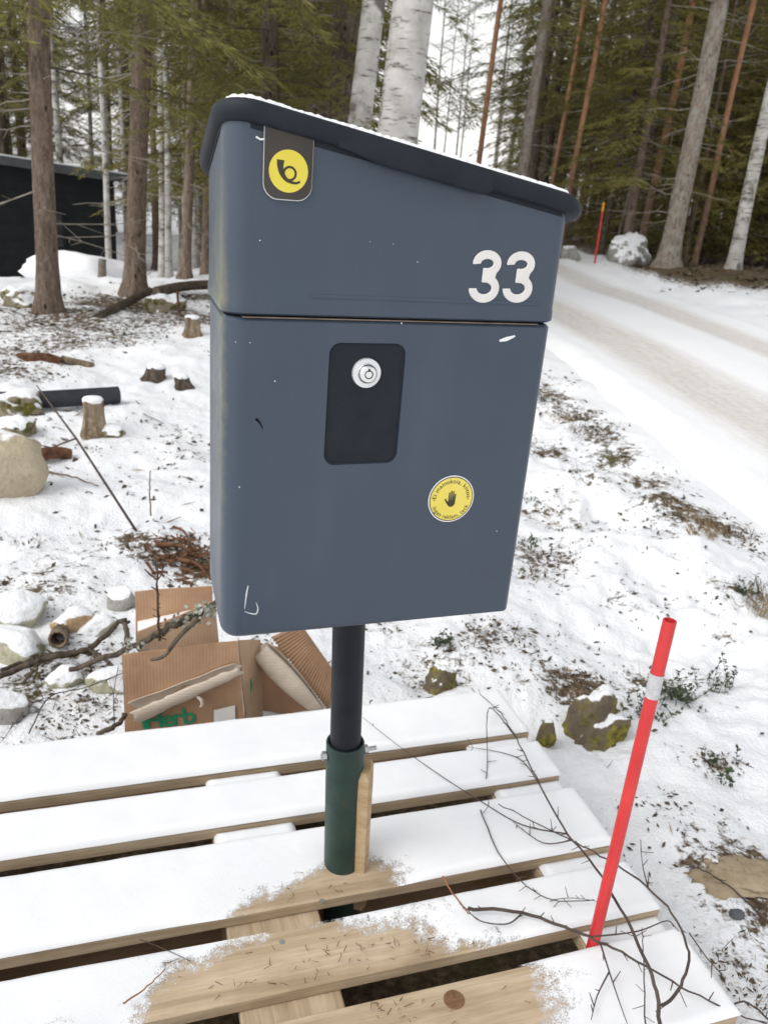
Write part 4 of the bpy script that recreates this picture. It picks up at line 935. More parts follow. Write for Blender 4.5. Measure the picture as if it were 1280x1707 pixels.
# ------------------------------------------------------------------ road markers
def stick(name, p0, p1, r, label, mats=('red',), band=None, hollow=True):
    e = empty(name, p0); tag(e, label, 'road marker', None); d = p1 - p0
    m = MB(); n = 20; a = d.normalized().orthogonal().normalized(); b = d.normalized().cross(a)
    R = lambda t, rr: [d * t + (a * math.cos(2 * PI * k / n) + b * math.sin(2 * PI * k / n)) * rr for k in range(n)]
    m.loft([R(-.12, r), R(.3, r), R(.7, r), R(.998, r), R(1, r * .96), R(1, r * .8), R(.985, r * .76)], False); m.loft([R(.984, r * .78), R(.9845, .0001)], False); m.build('shaft', mats[0], e, smooth=True, angle=40)
    if band:
        m = MB(); m.loft([R(band[0], r + .0006), R(band[1], r + .0006)], False); m.build('reflector_band', mats[1], e, smooth=True)
    return e
p0 = hit(987, 1578, ZT - .004); p1 = at(1116, 1034, p0.y + .02); p0 = p0 - (p1 - p0).normalized() * .10
stick('road_marker', p0, p1, .0090, 'red plastic marker stick with grey reflective band, stuck through the pallet edge', ('red', 'reflector'), (.825, .88))
p0 = base_of(993, 425, 15.2); p1 = at(1006, 338, p0.y); e = stick('road_marker', p0, p1, .017, 'thin far red marker with orange top beside the snowy boulder', ('red',)); 
m = MB(); d = p1 - p0; m.tube([d * .86, d * 1.01], .021, 12); m.build('marker_top', 'orange', e)

# ------------------------------------------------------------------ rocks
def rock(name, loc, size, mat, label, seed, cat='rock', rz=0, flat=.3, sub=4, group=None, sink=.36, rough=.22):
    bm = bmesh.new(); bmesh.ops.create_icosphere(bm, subdivisions=sub, radius=1); r5 = random.Random(seed); V = np.array([v.co for v in bm.verts])
    pl = []
    for _ in range(11):
        n_ = Vector((r5.gauss(0, 1), r5.gauss(0, 1), r5.gauss(0, .8))).normalized(); pl.append((np.array(n_), r5.uniform(.62, .95)))
    for n_, d in pl:
        q = V @ n_; ov = np.maximum(q - d, 0); V = V - ov[:, None] * n_ * .85
    nz = fbm(V[:, 0] * 2.2 + seed, V[:, 1] * 2.2 + V[:, 2] * 1.7, seed, 4) - .45; nz2 = fbm(V[:, 0] * 7 + V[:, 2] * 5, V[:, 1] * 7 + seed - V[:, 2] * 4, seed + 2, 3) - .45
    V = V * (1 + rough * nz + rough * .3 * nz2)[:, None] * np.array(size)
    for v, c in zip(bm.verts, V): v.co = c
    me = bpy.data.meshes.new(name); bm.to_mesh(me); bm.free(); me.materials.append(MAT[mat]); me.polygons.foreach_set('use_smooth', [True] * len(me.polygons))
    o = link(name, me); o.location = Vector(loc) + Vector((0, 0, size[2] * (1 - 2 * sink))); o.rotation_euler = (0, 0, rz); tag(o, label, cat, group); return o
g = ground_hit
rock('boulder', g(10, 815), (.17, .15, .145), 'rock_beige', 'smooth beige boulder at the left edge of the photo', 1, 'boulder', .3, sink=.2)
rock('boulder', g(25, 1035), (.095, .08, .065), 'rock_green', 'greenish stone at the left edge, upper of two', 2, 'boulder', .5)
rock('boulder', g(25, 1085), (.095, .07, .05), 'rock_green', 'pale greenish stone at the left edge, lower of two with snow on top', 3, 'boulder', -.3)
rock('stone', g(122, 1045), (.062, .055, .045), 'rock_orange', 'orange brown stone near the cardboard box', 4, rz=.4)
rock('stone', g(205, 1010), (.05, .045, .05), 'rock_grey', 'small grey stone behind the cardboard box', 5, rz=.2)
rock('stone', g(165, 1050), (.06, .04, .03), 'rock_green', 'flat pale stone between the orange stone and the cardboard', 6, rz=.9)
rock('stone', g(110, 1135), (.05, .04, .03), 'rock_green', 'snow covered stone under the dead branches left of the cardboard', 7)
rock('stone', g(8, 1190), (.06, .05, .05), 'rock_grey', 'dark mossy stone at the left edge just above the pallet', 8)
rock('stone', g(190, 1140), (.07, .05, .03), 'rock_green', 'flat stone leaning beside the cardboard box left edge', 28)
rock('boulder', g(18, 690), (.17, .13, .10), 'rock_moss', 'mossy snow topped rock by the end of the black pipe', 9, 'boulder', rough=.7)
rock('stone', g(30, 722), (.10, .09, .06), 'rock_moss', 'low mossy rock just below the black pipe', 10, rough=.7)
rock('boulder', base_of(1043, 428, 15.4), (.56, .42, .36), 'rock_snowy', 'big grey boulder with snow on top at the far road side', 33, 'boulder', .9, sink=.3, rough=.8)
rock('stone', base_of(950, 412, 16), (.22, .2, .2), 'rock_grey', 'small grey rock by the forest edge behind the lid corner', 12, sink=.25)
rock('boulder', g(985, 1222), (.085, .07, .12), 'rock_moss2', 'mossy upright rock beside the pallet right end', 13, 'boulder', .5, sink=.52, rough=1.0)
rock('boulder', g(735, 1145), (.05, .042, .075), 'rock_moss2', 'small mossy rock behind the far pallet board', 14, 'boulder', .2, sink=.62, rough=1.0)
rock('stone', g(910, 1240), (.025, .025, .05), 'rock_moss2', 'narrow mossy stone at the far corner of the pallet', 15, sink=.3)
rock('stone', g(1226, 1528), (.0145, .012, .011), 'stone_dark', 'small dark angular pebble on snow near the right edge', 16, sub=2, sink=.25)
rock('stone', g(1245, 1465), (.12, .05, .012), 'rock_sand', 'flat sandy stone at the right edge near the dark pebble', 17, rough=1.2, sink=.4)
rock('boulder', g(275, 520), (.20, .18, .16), 'rock_moss', 'mossy snow dusted rock at the foot of the thick spruce', 18, 'boulder', .7, sink=.4, rough=.8)
rock('boulder', g(40, 510), (.18, .16, .14), 'rock_moss', 'snow dusted rock left of the nearest spruce foot', 19, 'boulder', sink=.42, rough=.8)
rock('snow_heap', base_of(150, 448, 12.0), (.85, .6, .34), 'snow', 'rounded white snow heap in front of the cabin', 20, 'snow heap', .2, sink=.38, rough=.42)
rock('stone', g(100, 462), (.12, .1, .1), 'rock_moss', 'dark round stone beside the snow heap', 22)

# ------------------------------------------------------------------ stumps, logs, pipe
def stump(px, py, r, h, label, seed, tilt=(0, 0), moss=True, mat='stump'):
    b = g(px, py); e = empty('tree_stump', b); tag(e, label, 'stump'); r6 = random.Random(seed); m = MB(); rows = []
    ph = r6.uniform(0, 6)
    for i in range(9):
        t = i / 8; z = -.05 + (h + .05) * t; rr = r * (1 + .45 * math.exp(-max(0, z) / (.25 * h))); rows.append([(tilt[0] * z + rr * (1 + .07 * math.sin(3 * a + ph) + .05 * math.sin(7 * a + 2 * ph) + r6.uniform(-.025, .025)) * math.cos(a), tilt[1] * z + rr * (1 + .07 * math.sin(3 * a + ph) + r6.uniform(-.025, .025)) * math.sin(a), z + (r6.uniform(-.01, .01) if i == 8 else 0)) for a in [2 * PI * k / 22 for k in range(22)]])
    m.loft(rows); m.build('trunk', mat, e, smooth=True, angle=50)
    m = MB(); cz = h; m.loft([[(tilt[0] * z + q * r * math.cos(a), tilt[1] * z + q * r * math.sin(a), z) for a in [2 * PI * k / 22 for k in range(22)]] for q, z in ((1.0, cz - .004), (1.02, cz + .006), (.9, cz + .016), (.5, cz + .02))]); m.build('snow_cap', 'snow', e, smooth=True)
stump(158, 722, .046, .155, 'cut stump with snow cap in front of the black pipe', 1)
stump(257, 632, .055, .075, 'low dark stump on open snow, left of the two near the mailbox edge', 2, (.2, 0), mat='dark_bark')
stump(308, 646, .045, .06, 'small pointed stump close to the mailbox left edge', 3, (-.4, .2), mat='dark_bark')
stump(321, 558, .055, .13, 'round cut stump with snow cap right beside the mailbox', 4)
rock('moss_clump', g(185, 722), (.07, .06, .035), 'rock_moss', 'snowy moss clump at the foot of the cut stump', 23, 'moss')
def log(name, pts, r, mat, label, cat='log', n=10, jit=.06, taper=.9):
    m = MB(); P = smoothpath(pts, 5); k = len(P); m.tube(P, [r * (1 - (1 - taper) * i / (k - 1)) for i in range(k)], n, True, 0, jit); o = m.build(name, mat, smooth=True, angle=60); tag(o, label, cat); return o
a = g(45, 682); b = g(199, 672); log('black_pipe', [a + Vector((-.25, -.05, .04)), a + Vector((0, 0, .045)), b + Vector((0, 0, .045))], .045, 'blackpipe', 'black plastic pipe lying on the snow behind the cut stump', 'pipe', 20, 0, 1)
a = g(45, 602); b = g(100, 606); log('fallen_log', [a + Vector((-.06, 0, .0)), a.lerp(b, .5) + Vector((0, .02, .015)), b + Vector((0, 0, .0))], .045, 'bark_piece', 'short reddish log lying in snow below the nearest spruce')
a = g(105, 604); b = g(155, 612); log('fallen_log', [a + Vector((0, 0, .02)), b + Vector((0, 0, .01))], .025, 'stump', 'thin pale log next to the short reddish log')
a = g(60, 768); b = g(118, 763); log('bark_slab', [a + Vector((0, 0, .02)), (a + b) / 2 + Vector((0, 0, .03)), b + Vector((0, 0, .015))], .028, 'bark_piece', 'reddish bark slab right of the beige boulder', 'bark')
a = g(165, 530); b = g(250, 506); log('fallen_log', [a, (a + b) / 2 + Vector((0, 0, .06)), b + Vector((0, 0, .12))], .04, 'dark_bark', 'dark fallen log leaning on the mossy rock by the thick spruce')
a = g(260, 500); b = g(345, 490); log('fallen_log', [a + Vector((0, 0, .08)), b + Vector((0, 0, .10)), b + Vector((1.2, .3, .1))], .055, 'dark_bark', 'snowy fallen trunk lying behind the mossy rock')
a = base_of(299, 520, 7.2); log('broken_stick', [a, at(296, 485, a.y)], .012, 'bark_piece', 'short reddish broken stick standing beside the mossy rock', 'stick')
a = base_of(171, 478, 10.5); log('wooden_post', [a, at(171, 432, a.y)], .05, 'spruce_bark_grey', 'short grey wooden post in the snow heap before the cabin', 'post')
# leaning bare stick
a = g(242, 895); b = at(62, 643, a.y + .55); mid = a.lerp(b, .6) + Vector((0, 0, .01))
e = empty('leaning_stick', a); tag(e, 'thin bare stick leaning left over the snow beside the mailbox', 'stick')
m = MB(); m.tube([Vector((0, 0, -.03)), (mid - a), (b - a)], [.0052, .0045, .0025], 7); m.build('stem', 'twig', e, smooth=True)
m = MB(); q = a.lerp(b, .62); m.tube([q - a, q - a + Vector((-.10, .02, -.05)), q - a + Vector((-.22, .05, -.045))], [.004, .003, .0015], 5); m.build('side_twig', 'twig', e)
# curled bark tube
a = g(95, 1085); m = MB(); n = 22; d = Vector((.25, -.85, .25)).normalized(); u_ = d.orthogonal().normalized(); v_ = d.cross(u_)
RB = lambda r, s: [a + Vector((0, .02, .03)) + d * s + (u_ * math.cos(2 * PI * k / n) + v_ * math.sin(2 * PI * k / n)) * r * (1 + .08 * math.sin(3 * k)) for k in range(n)]
m.loft([RB(.022, -.09), RB(.024, .0), RB(.023, .03), RB(.018, .028), RB(.017, -.05), RB(.001, -.051)], False); tag(m.build('bark_tube', 'stump', smooth=True), 'hollow curled bark tube with dark opening left of the cardboard', 'bark')
# torn root hollow of red brown debris
hollow = g(295, 925)
m = MB(); r7 = random.Random(12)
for _ in range(240):
    c = g(298 + r7.gauss(0, 32), 928 + r7.gauss(0, 20)) if _ % 2 == 0 else c + Vector((r7.gauss(0, .012), r7.gauss(0, .012), 0)); d = Vector((r7.gauss(0, 1), r7.gauss(0, 1), r7.gauss(.1, .4))).normalized(); L = r7.uniform(.006, .03); s_ = d.orthogonal().normalized() * r7.uniform(.0015, .006)
    c2 = Vector((c.x, c.y, hz(c.x, c.y) + r7.uniform(.0, .02))); m.add([c2 - d * L - s_, c2 + d * L - s_ * .4, c2 + d * L + s_ * .4, c2 - d * L + s_], [(0, 1, 2, 3)])
tag(m.build('bark_debris', ['bark_piece']), 'reddish bark shreds in the hollow behind the cardboard box', 'bark debris', kind='stuff')
for i, (pa, pb, r_, lb) in enumerate((((262, 915), (330, 935), .010, 'reddish torn root in the hollow, thickest of them'), ((290, 885), (318, 920), .006, 'splintered root sticking up at the hollow back edge'), ((300, 940), (350, 972), .008, 'red brown root reaching towards the cardboard back flap'))):
    A, B = g(*pa), g(*pb); log('torn_root', [A + Vector((0, 0, .015)), (A + B) / 2 + Vector((.01, 0, .035)), B + Vector((0, 0, .015))], r_, 'bark_piece', lb, 'root', 7, .15, .35)

# ------------------------------------------------------------------ cardboard
BXY = 1.52
def cp(px, py, Y=BXY): return at(px, py, Y)
box_o = cp(300, 1225); cb = empty('cardboard_box', (box_o.x, box_o.y, 0)); tag(cb, 'torn open brown cardboard box with green lettering behind the pallet', 'cardboard box')
CA = math.atan2(*(lambda d: (d.y, d.x))(cp(395, 1068, BXY + .04) - cp(205, 1090, BXY)))
cb.rotation_euler = (0, 0, CA)
Ri = Matrix.Rotation(-CA, 3, 'Z')
def cl(p): return Ri @ (p - cb.location)                       # world -> box local
def panel(name, corners, thick, mat, parent=cb, nx=14, nz=10, bend=0, wav=.0, seed=0, label=None):
    A, B, C_, D_ = [Vector(c) for c in corners]                # bottom left, bottom right, top right, top left (local)
    n_ = (B - A).cross(D_ - A).normalized(); m = MB(); V = []; 
    for lay in (0, 1):
        for j in range(nz + 1):
            for i in range(nx + 1):
                s, t = i / nx, j / nz; p = (A * (1 - s) + B * s) * (1 - t) + (D_ * (1 - s) + C_ * s) * t
                V.append(p + n_ * (lay * thick + bend * math.sin(PI * s) * t + wav * (float(vnoise(s * 4 + seed, t * 3, seed)) - .5)))
    N = (nx + 1) * (nz + 1); Fc = []
    for lay in (0, 1):
        for j in range(nz):
            for i in range(nx): a = lay * N + j * (nx + 1) + i; Fc.append((a, a + 1, a + nx + 2, a + nx + 1))
    edge = [i for i in range(nx + 1)] + [j * (nx + 1) + nx for j in range(1, nz + 1)] + [nz * (nx + 1) + i for i in range(nx - 1, -1, -1)] + [j * (nx + 1) for j in range(nz - 1, 0, -1)]
    for k in range(len(edge)): a, b = edge[k], edge[(k + 1) % len(edge)]; Fc.append((a, b, N + b, N + a))
    m.add(V, Fc); o = m.build(name, mat, parent, smooth=True, angle=40)
    if label: o['label'] = label
    return o
def cpl(px, py, k=0.0):                                       # photo point on the plane k behind the front panel, box local
    r = ray(px, py); n_ = Vector((-math.sin(CA), math.cos(CA), 0)); o_ = cb.location + n_ * k; return cl(CAM + r * ((o_ - CAM).dot(n_) / r.dot(n_)))
fA = cpl(212, 1275); fB = cpl(412, 1250); fC = cpl(396, 1068); fD = cpl(204, 1090)
for p in (fA, fB, fC, fD): p.y = 0
front = panel('front_panel', (fA, fB, fC, fD), .004, 'card', wav=.006, seed=3)
DP = .11
panel('side_panel', (fB + Vector((.001, .003, 0)), cpl(437, 1240, .09), cpl(432, 1066, .09), fC + Vector((.001, .003, 0))), .004, 'cardin', wav=.004)
m1 = [cpl(*p, .05) for p in ((230, 1110), (368, 1095), (358, 1000), (231, 1052))]
panel('inner_flap', m1, .004, 'cardin', wav=.006, seed=5)
m2 = [cpl(*p, .14) for p in ((228, 1080), (356, 1075), (354, 975), (226, 985))]
panel('back_flap', m2, .004, 'card', wav=.008, seed=7)
# snow inside the box
m = MB(); sA = [cpl(*p, d) for p, d in (((230, 1054), .056), ((340, 1026), .056), ((352, 1012), .137), ((230, 1038), .137))]
m.add([tuple(q + Vector((0, 0, .004))) for q in sA] + [tuple(q - Vector((0, 0, .03))) for q in sA], [(0, 1, 2, 3), (0, 1, 5, 4), (1, 2, 6, 5), (2, 3, 7, 6), (3, 0, 4, 7)]); m.build('snow_filling', 'snow', cb)
m = MB(); sA = [cpl(*p, d) for p, d in (((206, 1096), .006), ((394, 1076), .006), ((390, 1066), .047), ((210, 1088), .047))]
m.add([tuple(q + Vector((0, 0, -.004))) for q in sA] + [tuple(q - Vector((0, 0, .05))) for q in sA], [(0, 1, 2, 3), (0, 1, 5, 4), (1, 2, 6, 5), (2, 3, 7, 6), (3, 0, 4, 7)]); m.build('snow_filling', 'snow', cb)
# torn outer ply rolled down
ra = cpl(228, 1180); rb = cpl(400, 1108); ra.y = rb.y = 0; d = (rb - ra); L = d.length; d.normalize(); up_ = Vector((-d.z, 0, d.x)); m = MB(); rows = []
for i in range(25):
    t = i / 24; rr = .0255 * (1 - .38 * t) + .001 * math.sin(t * 17); c = ra + d * L * t + Vector((0, -.020 * (1 - .3 * t), 0)); row = []
    for k in range(21):
        a = math.radians(70 - 290 * k / 20); q = rr * (1 - .012 * k) * (1 + .12 * (float(vnoise(t * 9, k * .35, 5)) - .5)); row.append(c + up_ * (q * math.sin(a) * 1.12) + Vector((0, 1, 0)) * (q * math.cos(a) * .72) + d * ((float(vnoise(k * .8, 3.3, 8)) - .5) * .022 * (1 if i in (0, 24) else 0)) + up_ * ((float(vnoise(t * 30, 1.5, 9)) - .5) * .008 if k == 20 else 0))
    rows.append(row)
m.loft(rows, False, closed=False); o = m.build('torn_roll', 'cardpale', cb, smooth=True); sm_ = o.modifiers.new('s', 'SOLIDIFY'); sm_.thickness = .002
m = MB(); q = cpl(330, 1152); q.y = -.02; m.tube([q, q + Vector((.010, -.006, -.006)), q + Vector((.012, -.008, -.018)), q + Vector((.006, -.008, -.022))], [.003, .0045, .004, .002], 6); m.build('torn_curl', 'cardpale', cb, smooth=True)
# lettering and label
ta = cpl(229, 1213); tb_ = cpl(325, 1201); th = (tb_ - ta).length; td = (tb_ - ta).normalized(); tn = Vector((-td.z, 0, td.x))
posn = [.03, .20, .43, .60, .80]; 
glyphs('iHerb', th * .47, lambda i, x, y: tuple(ta + td * (th * posn[i] + x + .015) + tn * y + Vector((0, -ta.y - .0085, 0))), 'green', 'lettering', front, .0010)
la = [cpl(*p) for p in ((357, 1205), (393, 1200), (392, 1173), (357, 1181))]
m = MB(); m.add([(p.x, -.0072, p.z) for p in la] + [(p.x, -.0064, p.z) for p in la], [(0, 1, 2, 3), (7, 6, 5, 4), (0, 1, 5, 4), (1, 2, 6, 5), (2, 3, 7, 6), (3, 0, 4, 7)]); m.build('paper_label', 'white', front)
ga = [cpl(*p, .035) for p in ((411, 1150), (416, 1153), (418, 1140), (416, 1130), (411, 1133))]
m = MB(); m.add([(p.x + .004, p.y - .004, p.z) for p in ga], [(0, 1, 2, 3, 4)]); m.build('green_mark', 'green', cb)
# fluted cardboard sheet with rolled edge
fs = empty('cardboard_sheet', (g(520, 1170).x, BXY + .14, 0)); tag(fs, 'fluted brown cardboard sheet with rolled pale edge right behind the post', 'cardboard')
Yq = BXY + .16
def fl(p): return p - fs.location
A_, B_, C2, D2 = [fl(at(*p)) for p in ((548, 1185, Yq - .02), (560, 1125, Yq + .06), (500, 1040, Yq + .10), (452, 1062, Yq))]
n_ = (B_ - A_).cross(D2 - A_).normalized(); m = MB(); rows = []
Nn = 150
for i in range(Nn + 1):
    t = i / Nn; w_ = math.sin(t * 2 * PI * 26) * .0022; rows.append([A_.lerp(D2, t) * (1 - s) + B_.lerp(C2, t) * s + n_ * w_ for s in (0, .25, .5, .75, 1)])
m.loft(rows, False, closed=False); o = m.build('fluted_sheet', 'cardflute', fs, smooth=True); sm_ = o.modifiers.new('s', 'SOLIDIFY'); sm_.thickness = .002
m = MB(); rows = []; a0 = fl(at(434, 1082, Yq - .05)); a1 = fl(at(534, 1186, Yq - .07)); d = (a1 - a0).normalized(); u_ = d.cross(Vector((0, 1, 0))).normalized(); v_ = d.cross(u_)
for i in range(17):
    t = i / 16; c = a0.lerp(a1, t); rr = .013 + .016 * math.sin(PI * (.25 + .75 * t)) ; rows.append([c + (u_ * math.cos(k) + v_ * math.sin(k)) * rr for k in [math.radians(20 + 300 * j / 16) for j in range(17)]])
m.loft(rows, False, closed=False); o = m.build('rolled_edge', 'cardpale', fs, smooth=True); sm_ = o.modifiers.new('s', 'SOLIDIFY'); sm_.thickness = .002
q = [fl(at(*p)) for p in ((418, 1190, Yq - .02), (530, 1190, Yq - .02), (470, 1080, Yq + .0), (425, 1070, Yq - .01))]
panel('folded_sheet', q, .004, 'card', fs, wav=.006, seed=9)

# ------------------------------------------------------------------ branches
def branch(name, pts, r0_, r1_, mat, label, cat='branch', sides=(), nn=6, nub=0, seed=0, snow=None):
    r0, r1 = (r0_ * .56, r1_ * .68) if mat == 'twig' else (r0_, r1_)
    r8 = random.Random(seed + 100); b0 = Vector(pts[0]); e = empty(name, b0); tag(e, label, cat); P = smoothpath(pts, 6); k = len(P)
    P = [p + Vector((r8.gauss(0, r0 * .35), r8.gauss(0, r0 * .35), r8.gauss(0, r0 * .25))) for p in P]
    m = MB(); m.tube([p - b0 for p in P], [r0 + (r1 - r0) * i / (k - 1) for i in range(k)], nn); m.build('stem', mat, e, smooth=True)
    for i_, sd_ in enumerate(sides):
        Q = smoothpath(sd_, 5); m = MB(); kk = len(Q); ra_ = max(r1, r0 * .5); m.tube([p - b0 for p in Q], [ra_ + (r1 * .6 - ra_) * i / (kk - 1) for i in range(kk)], 5); m.build('side_twig', mat, e, smooth=True)
        P = P + Q
    if nub:
        m = MB()
        for _ in range(nub):
            i = r8.randint(1, len(P) - 1); p = P[i]; d = Vector((r8.gauss(0, 1), r8.gauss(0, 1), r8.gauss(.3, .6))).normalized(); m.tube([p - b0, p - b0 + d * r8.uniform(.006, .022)], [r1 * 1.1, r1 * .7], 4)
        o = m.build('buds', mat, e); o['kind'] = 'stuff'
    return e
def on(*pp): return [hit(x, y, z) for x, y, z in pp]
zs = ZT + .019
branch('birch_branch', on((780, 1515, zs + .005), (870, 1522, zs + .006), (950, 1550, zs + .007), (1010, 1575, zs + .03), (1090, 1618, zs + .02), (1180, 1670, zs), (1290, 1712, .1)), .0052, .0014, 'twig', 'thick dark branch end lying across the two nearest boards beside the red marker', sides=[on((1000, 1572, zs + .03), (1015, 1620, zs + .01), (1030, 1665, zs), (1045, 1707, zs)), on((1015, 1620, zs + .01), (995, 1660, zs), (985, 1700, zs)), on((980, 1562, zs + .02), (1060, 1553, zs + .05), (1110, 1535, zs + .04), (1122, 1545, zs + .03)), on((870, 1522, zs), (845, 1540, zs), (800, 1535, zs), (778, 1515, zs + .01))], nub=26, seed=1)
branch('birch_branch', on((1098, 1712, zs + .03), (1090, 1640, zs + .05), (1050, 1545, zs + .06), (1000, 1455, zs + .04), (945, 1390, zs + .02), (900, 1310, zs + .02), (860, 1230, zs + .015), (835, 1190, zs + .01), (800, 1158, zs + .005)), .0050, .0012, 'twig', 'long dark birch branch running from the bottom edge up across all boards', sides=[on((945, 1390, zs + .02), (870, 1375, zs + .01), (800, 1335, zs + .01), (730, 1290, zs), (660, 1240, zs + .01), (605, 1196, zs + .005)), on((955, 1400, zs + .02), (905, 1405, zs), (855, 1370, zs)), on((860, 1230, zs + .01), (815, 1180, zs + .02), (812, 1270, zs), (810, 1300, zs)), on((900, 1310, zs + .01), (872, 1270, zs), (838, 1255, zs), (780, 1245, zs))], nub=40, seed=2)
branch('birch_branch', on((1102, 1678, zs + .04), (1130, 1650, zs + .05), (1148, 1590, zs + .06), (1110, 1510, zs + .07), (1040, 1450, zs + .06), (980, 1415, zs + .04), (920, 1385, zs + .02), (830, 1340, zs + .01)), .0042, .0012, 'twig', 'dark twig looping right of the red marker base', sides=[on((1080, 1480, zs + .06), (1072, 1450, zs + .06), (1068, 1420, zs + .05)), on((1148, 1555, zs + .06), (1180, 1600, zs + .03), (1205, 1625, zs))], nub=24, seed=3)
branch('birch_twig', on((800, 1350, zs), (830, 1420, zs), (870, 1470, zs), (920, 1500, zs + .002), (990, 1500, zs + .01)), .0022, .001, 'twig', 'thin dark twig lying on the third and fourth boards left of the marker', sides=[on((920, 1500, zs), (955, 1497, zs + .004), (1000, 1503, zs))], nub=12, seed=4)
branch('birch_twig', on((1075, 1707, zs), (1072, 1600, zs + .02), (1070, 1550, zs + .03)), .002, .0009, 'twig', 'upright thin twig between the crossing branches near the bottom right', nub=8, seed=5)
branch('birch_twig', on((1280, 1700, .05), (1240, 1670, .06), (1190, 1690, .08), (1130, 1712, .12)), .003, .0012, 'twig', 'dark twig at the bottom right corner of the photo', nub=10, seed=6)
branch('red_twig', on((738, 1462, ZT + .012), (755, 1490, ZT + .01), (780, 1522, ZT + .012)), .0017, .0009, 'twig_red', 'short orange red twig on the third board front edge', seed=7)
branch('thin_twig', on((232, 1566, ZT + .012), (270, 1580, ZT + .004), (318, 1602, ZT + .012)), .0013, .0008, 'twig', 'small twig bridging the gap left of the bare block', sides=[on((300, 1597, ZT + .01), (285, 1603, ZT + .008), (270, 1605, ZT + .006))], seed=8)
branch('thin_twig', on((205, 1673, ZT + .012), (240, 1650, ZT + .01), (275, 1615, ZT + .01)), .0014, .0008, 'twig_red', 'small brown twig on the snowy left end of the fourth board', seed=9)
branch('thin_twig', on((1280, 1540, .01), (1230, 1490, .01), (1180, 1455, .02), (1140, 1440, .01)), .0035, .0015, 'twig', 'dark twig across the flat sandy stone at the right edge', nub=6, seed=10)
# lichen covered branch reaching over the cardboard
pA = at(372, 998, BXY + .03); pB = at(250, 1058, BXY - .01)
lb = branch('lichen_branch', [at(420, 975, BXY + .05), pA, at(330, 1022, BXY + .02), at(290, 1042, BXY), at(255, 1062, BXY), at(205, 1085, BXY + .03), at(120, 1115, BXY + .1)], .0085, .006, 'dark_bark', 'thick lichen covered branch lying over the cardboard box', sides=[[at(332, 1030, BXY), at(300, 1060, BXY - .03), at(275, 1092, BXY - .035), at(252, 1100, BXY - .03)]], nub=0, seed=11, nn=8)
m = MB(); r9 = random.Random(4)
for cpx, cpy, s_, k in ((340, 1020, 14, 90), (300, 1037, 10, 40), (225, 1080, 14, 40)):
    for _ in range(k):
        c = at(cpx + r9.gauss(0, s_), cpy + r9.gauss(0, s_ * .6), BXY + .005 + r9.gauss(0, .008)) - lb.location; d = Vector((r9.gauss(0, 1), r9.gauss(0, 1), r9.gauss(0, 1))).normalized() * .006; s2 = d.orthogonal().normalized() * .004; m.add([c - d, c + s2, c + d, c - s2], [(0, 1, 2, 3)])
o = m.build('lichen', 'lichen', lb); o['kind'] = 'stuff'
branch('dead_branch', [g(2, 1145) + Vector((0, 0, .03)), g(70, 1125) + Vector((0, 0, .04)), g(150, 1110) + Vector((0, 0, .05)), g(205, 1085) + Vector((0, 0, .09)), at(212, 1070, BXY + .03)], .008, .006, 'dark_bark', 'dark lichen spotted branch left of the cardboard, longest there', sides=[[g(150, 1110) + Vector((0, 0, .05)), g(190, 1130) + Vector((0, 0, .03)), g(185, 1150)], [g(70, 1125) + Vector((0, 0, .04)), g(40, 1150) + Vector((0, 0, .02))]], nub=20, seed=12)
branch('dead_branch', [g(0, 1130) + Vector((0, 0, .02)), g(60, 1112) + Vector((0, 0, .03)), g(120, 1105) + Vector((0, 0, .03)), g(170, 1112) + Vector((0, 0, .04))], .005, .003, 'dark_bark', 'thin dark branch just above the longest one left of the cardboard', nub=14, seed=13)
branch('dead_branch', [g(50, 1235) + Vector((0, 0, .02)), g(85, 1180) + Vector((0, 0, .03)), g(140, 1165) + Vector((0, 0, .03)), g(220, 1140) + Vector((0, 0, .04))], .0032, .0015, 'twig', 'forked twig in front of the flat stone left of the cardboard', sides=[[g(85, 1180) + Vector((0, 0, .03)), g(50, 1190) + Vector((0, 0, .02)), g(0, 1240)]], nub=18, seed=14)
branch('lichen_twig', [at(266, 1068, BXY - .02), at(264, 1010, BXY - .02), at(263, 960, BXY - .02), at(258, 930, BXY)], .003, .0015, 'dark_bark', 'upright lichen dotted twig in front of the cardboard back flap', nub=30, seed=15)
branch('thin_twig', [at(192, 1215, BXY - .08), at(190, 1160, BXY - .08), at(198, 1110, BXY - .07)], .0018, .001, 'twig', 'thin upright forked twig at the left edge of the cardboard box', sides=[[at(190, 1160, BXY - .08), at(182, 1130, BXY - .08)], [at(190, 1170, BXY - .08), at(200, 1150, BXY - .08)]], seed=16)
branch('dead_branch', [g(165, 1235) + Vector((0, 0, .02)), at(190, 1212, BXY - .1), at(210, 1190, BXY - .05)], .006, .005, 'dark_bark', 'short dark stick leaning on the lower left of the cardboard box', seed=17)
branch('thin_twig', [g(80, 790) + Vector((0, 0, .01)), g(120, 800) + Vector((0, 0, .015)), g(165, 815) + Vector((0, 0, .01))], .005, .002, 'stump', 'pale twig lying on snow right of the beige boulder', seed=18)
branch('thin_twig', [at(252, 860, 2.7), at(250, 820, 2.7), at(251, 785, 2.7)], .003, .002, 'stump', 'short pale upright twig on the open snow left of the mailbox', seed=19)
branch('thin_twig', [g(240, 690), g(300, 720), g(350, 755)], .0035, .0015, 'twig', 'faint twig lying on the snow close to the mailbox left side', seed=20)

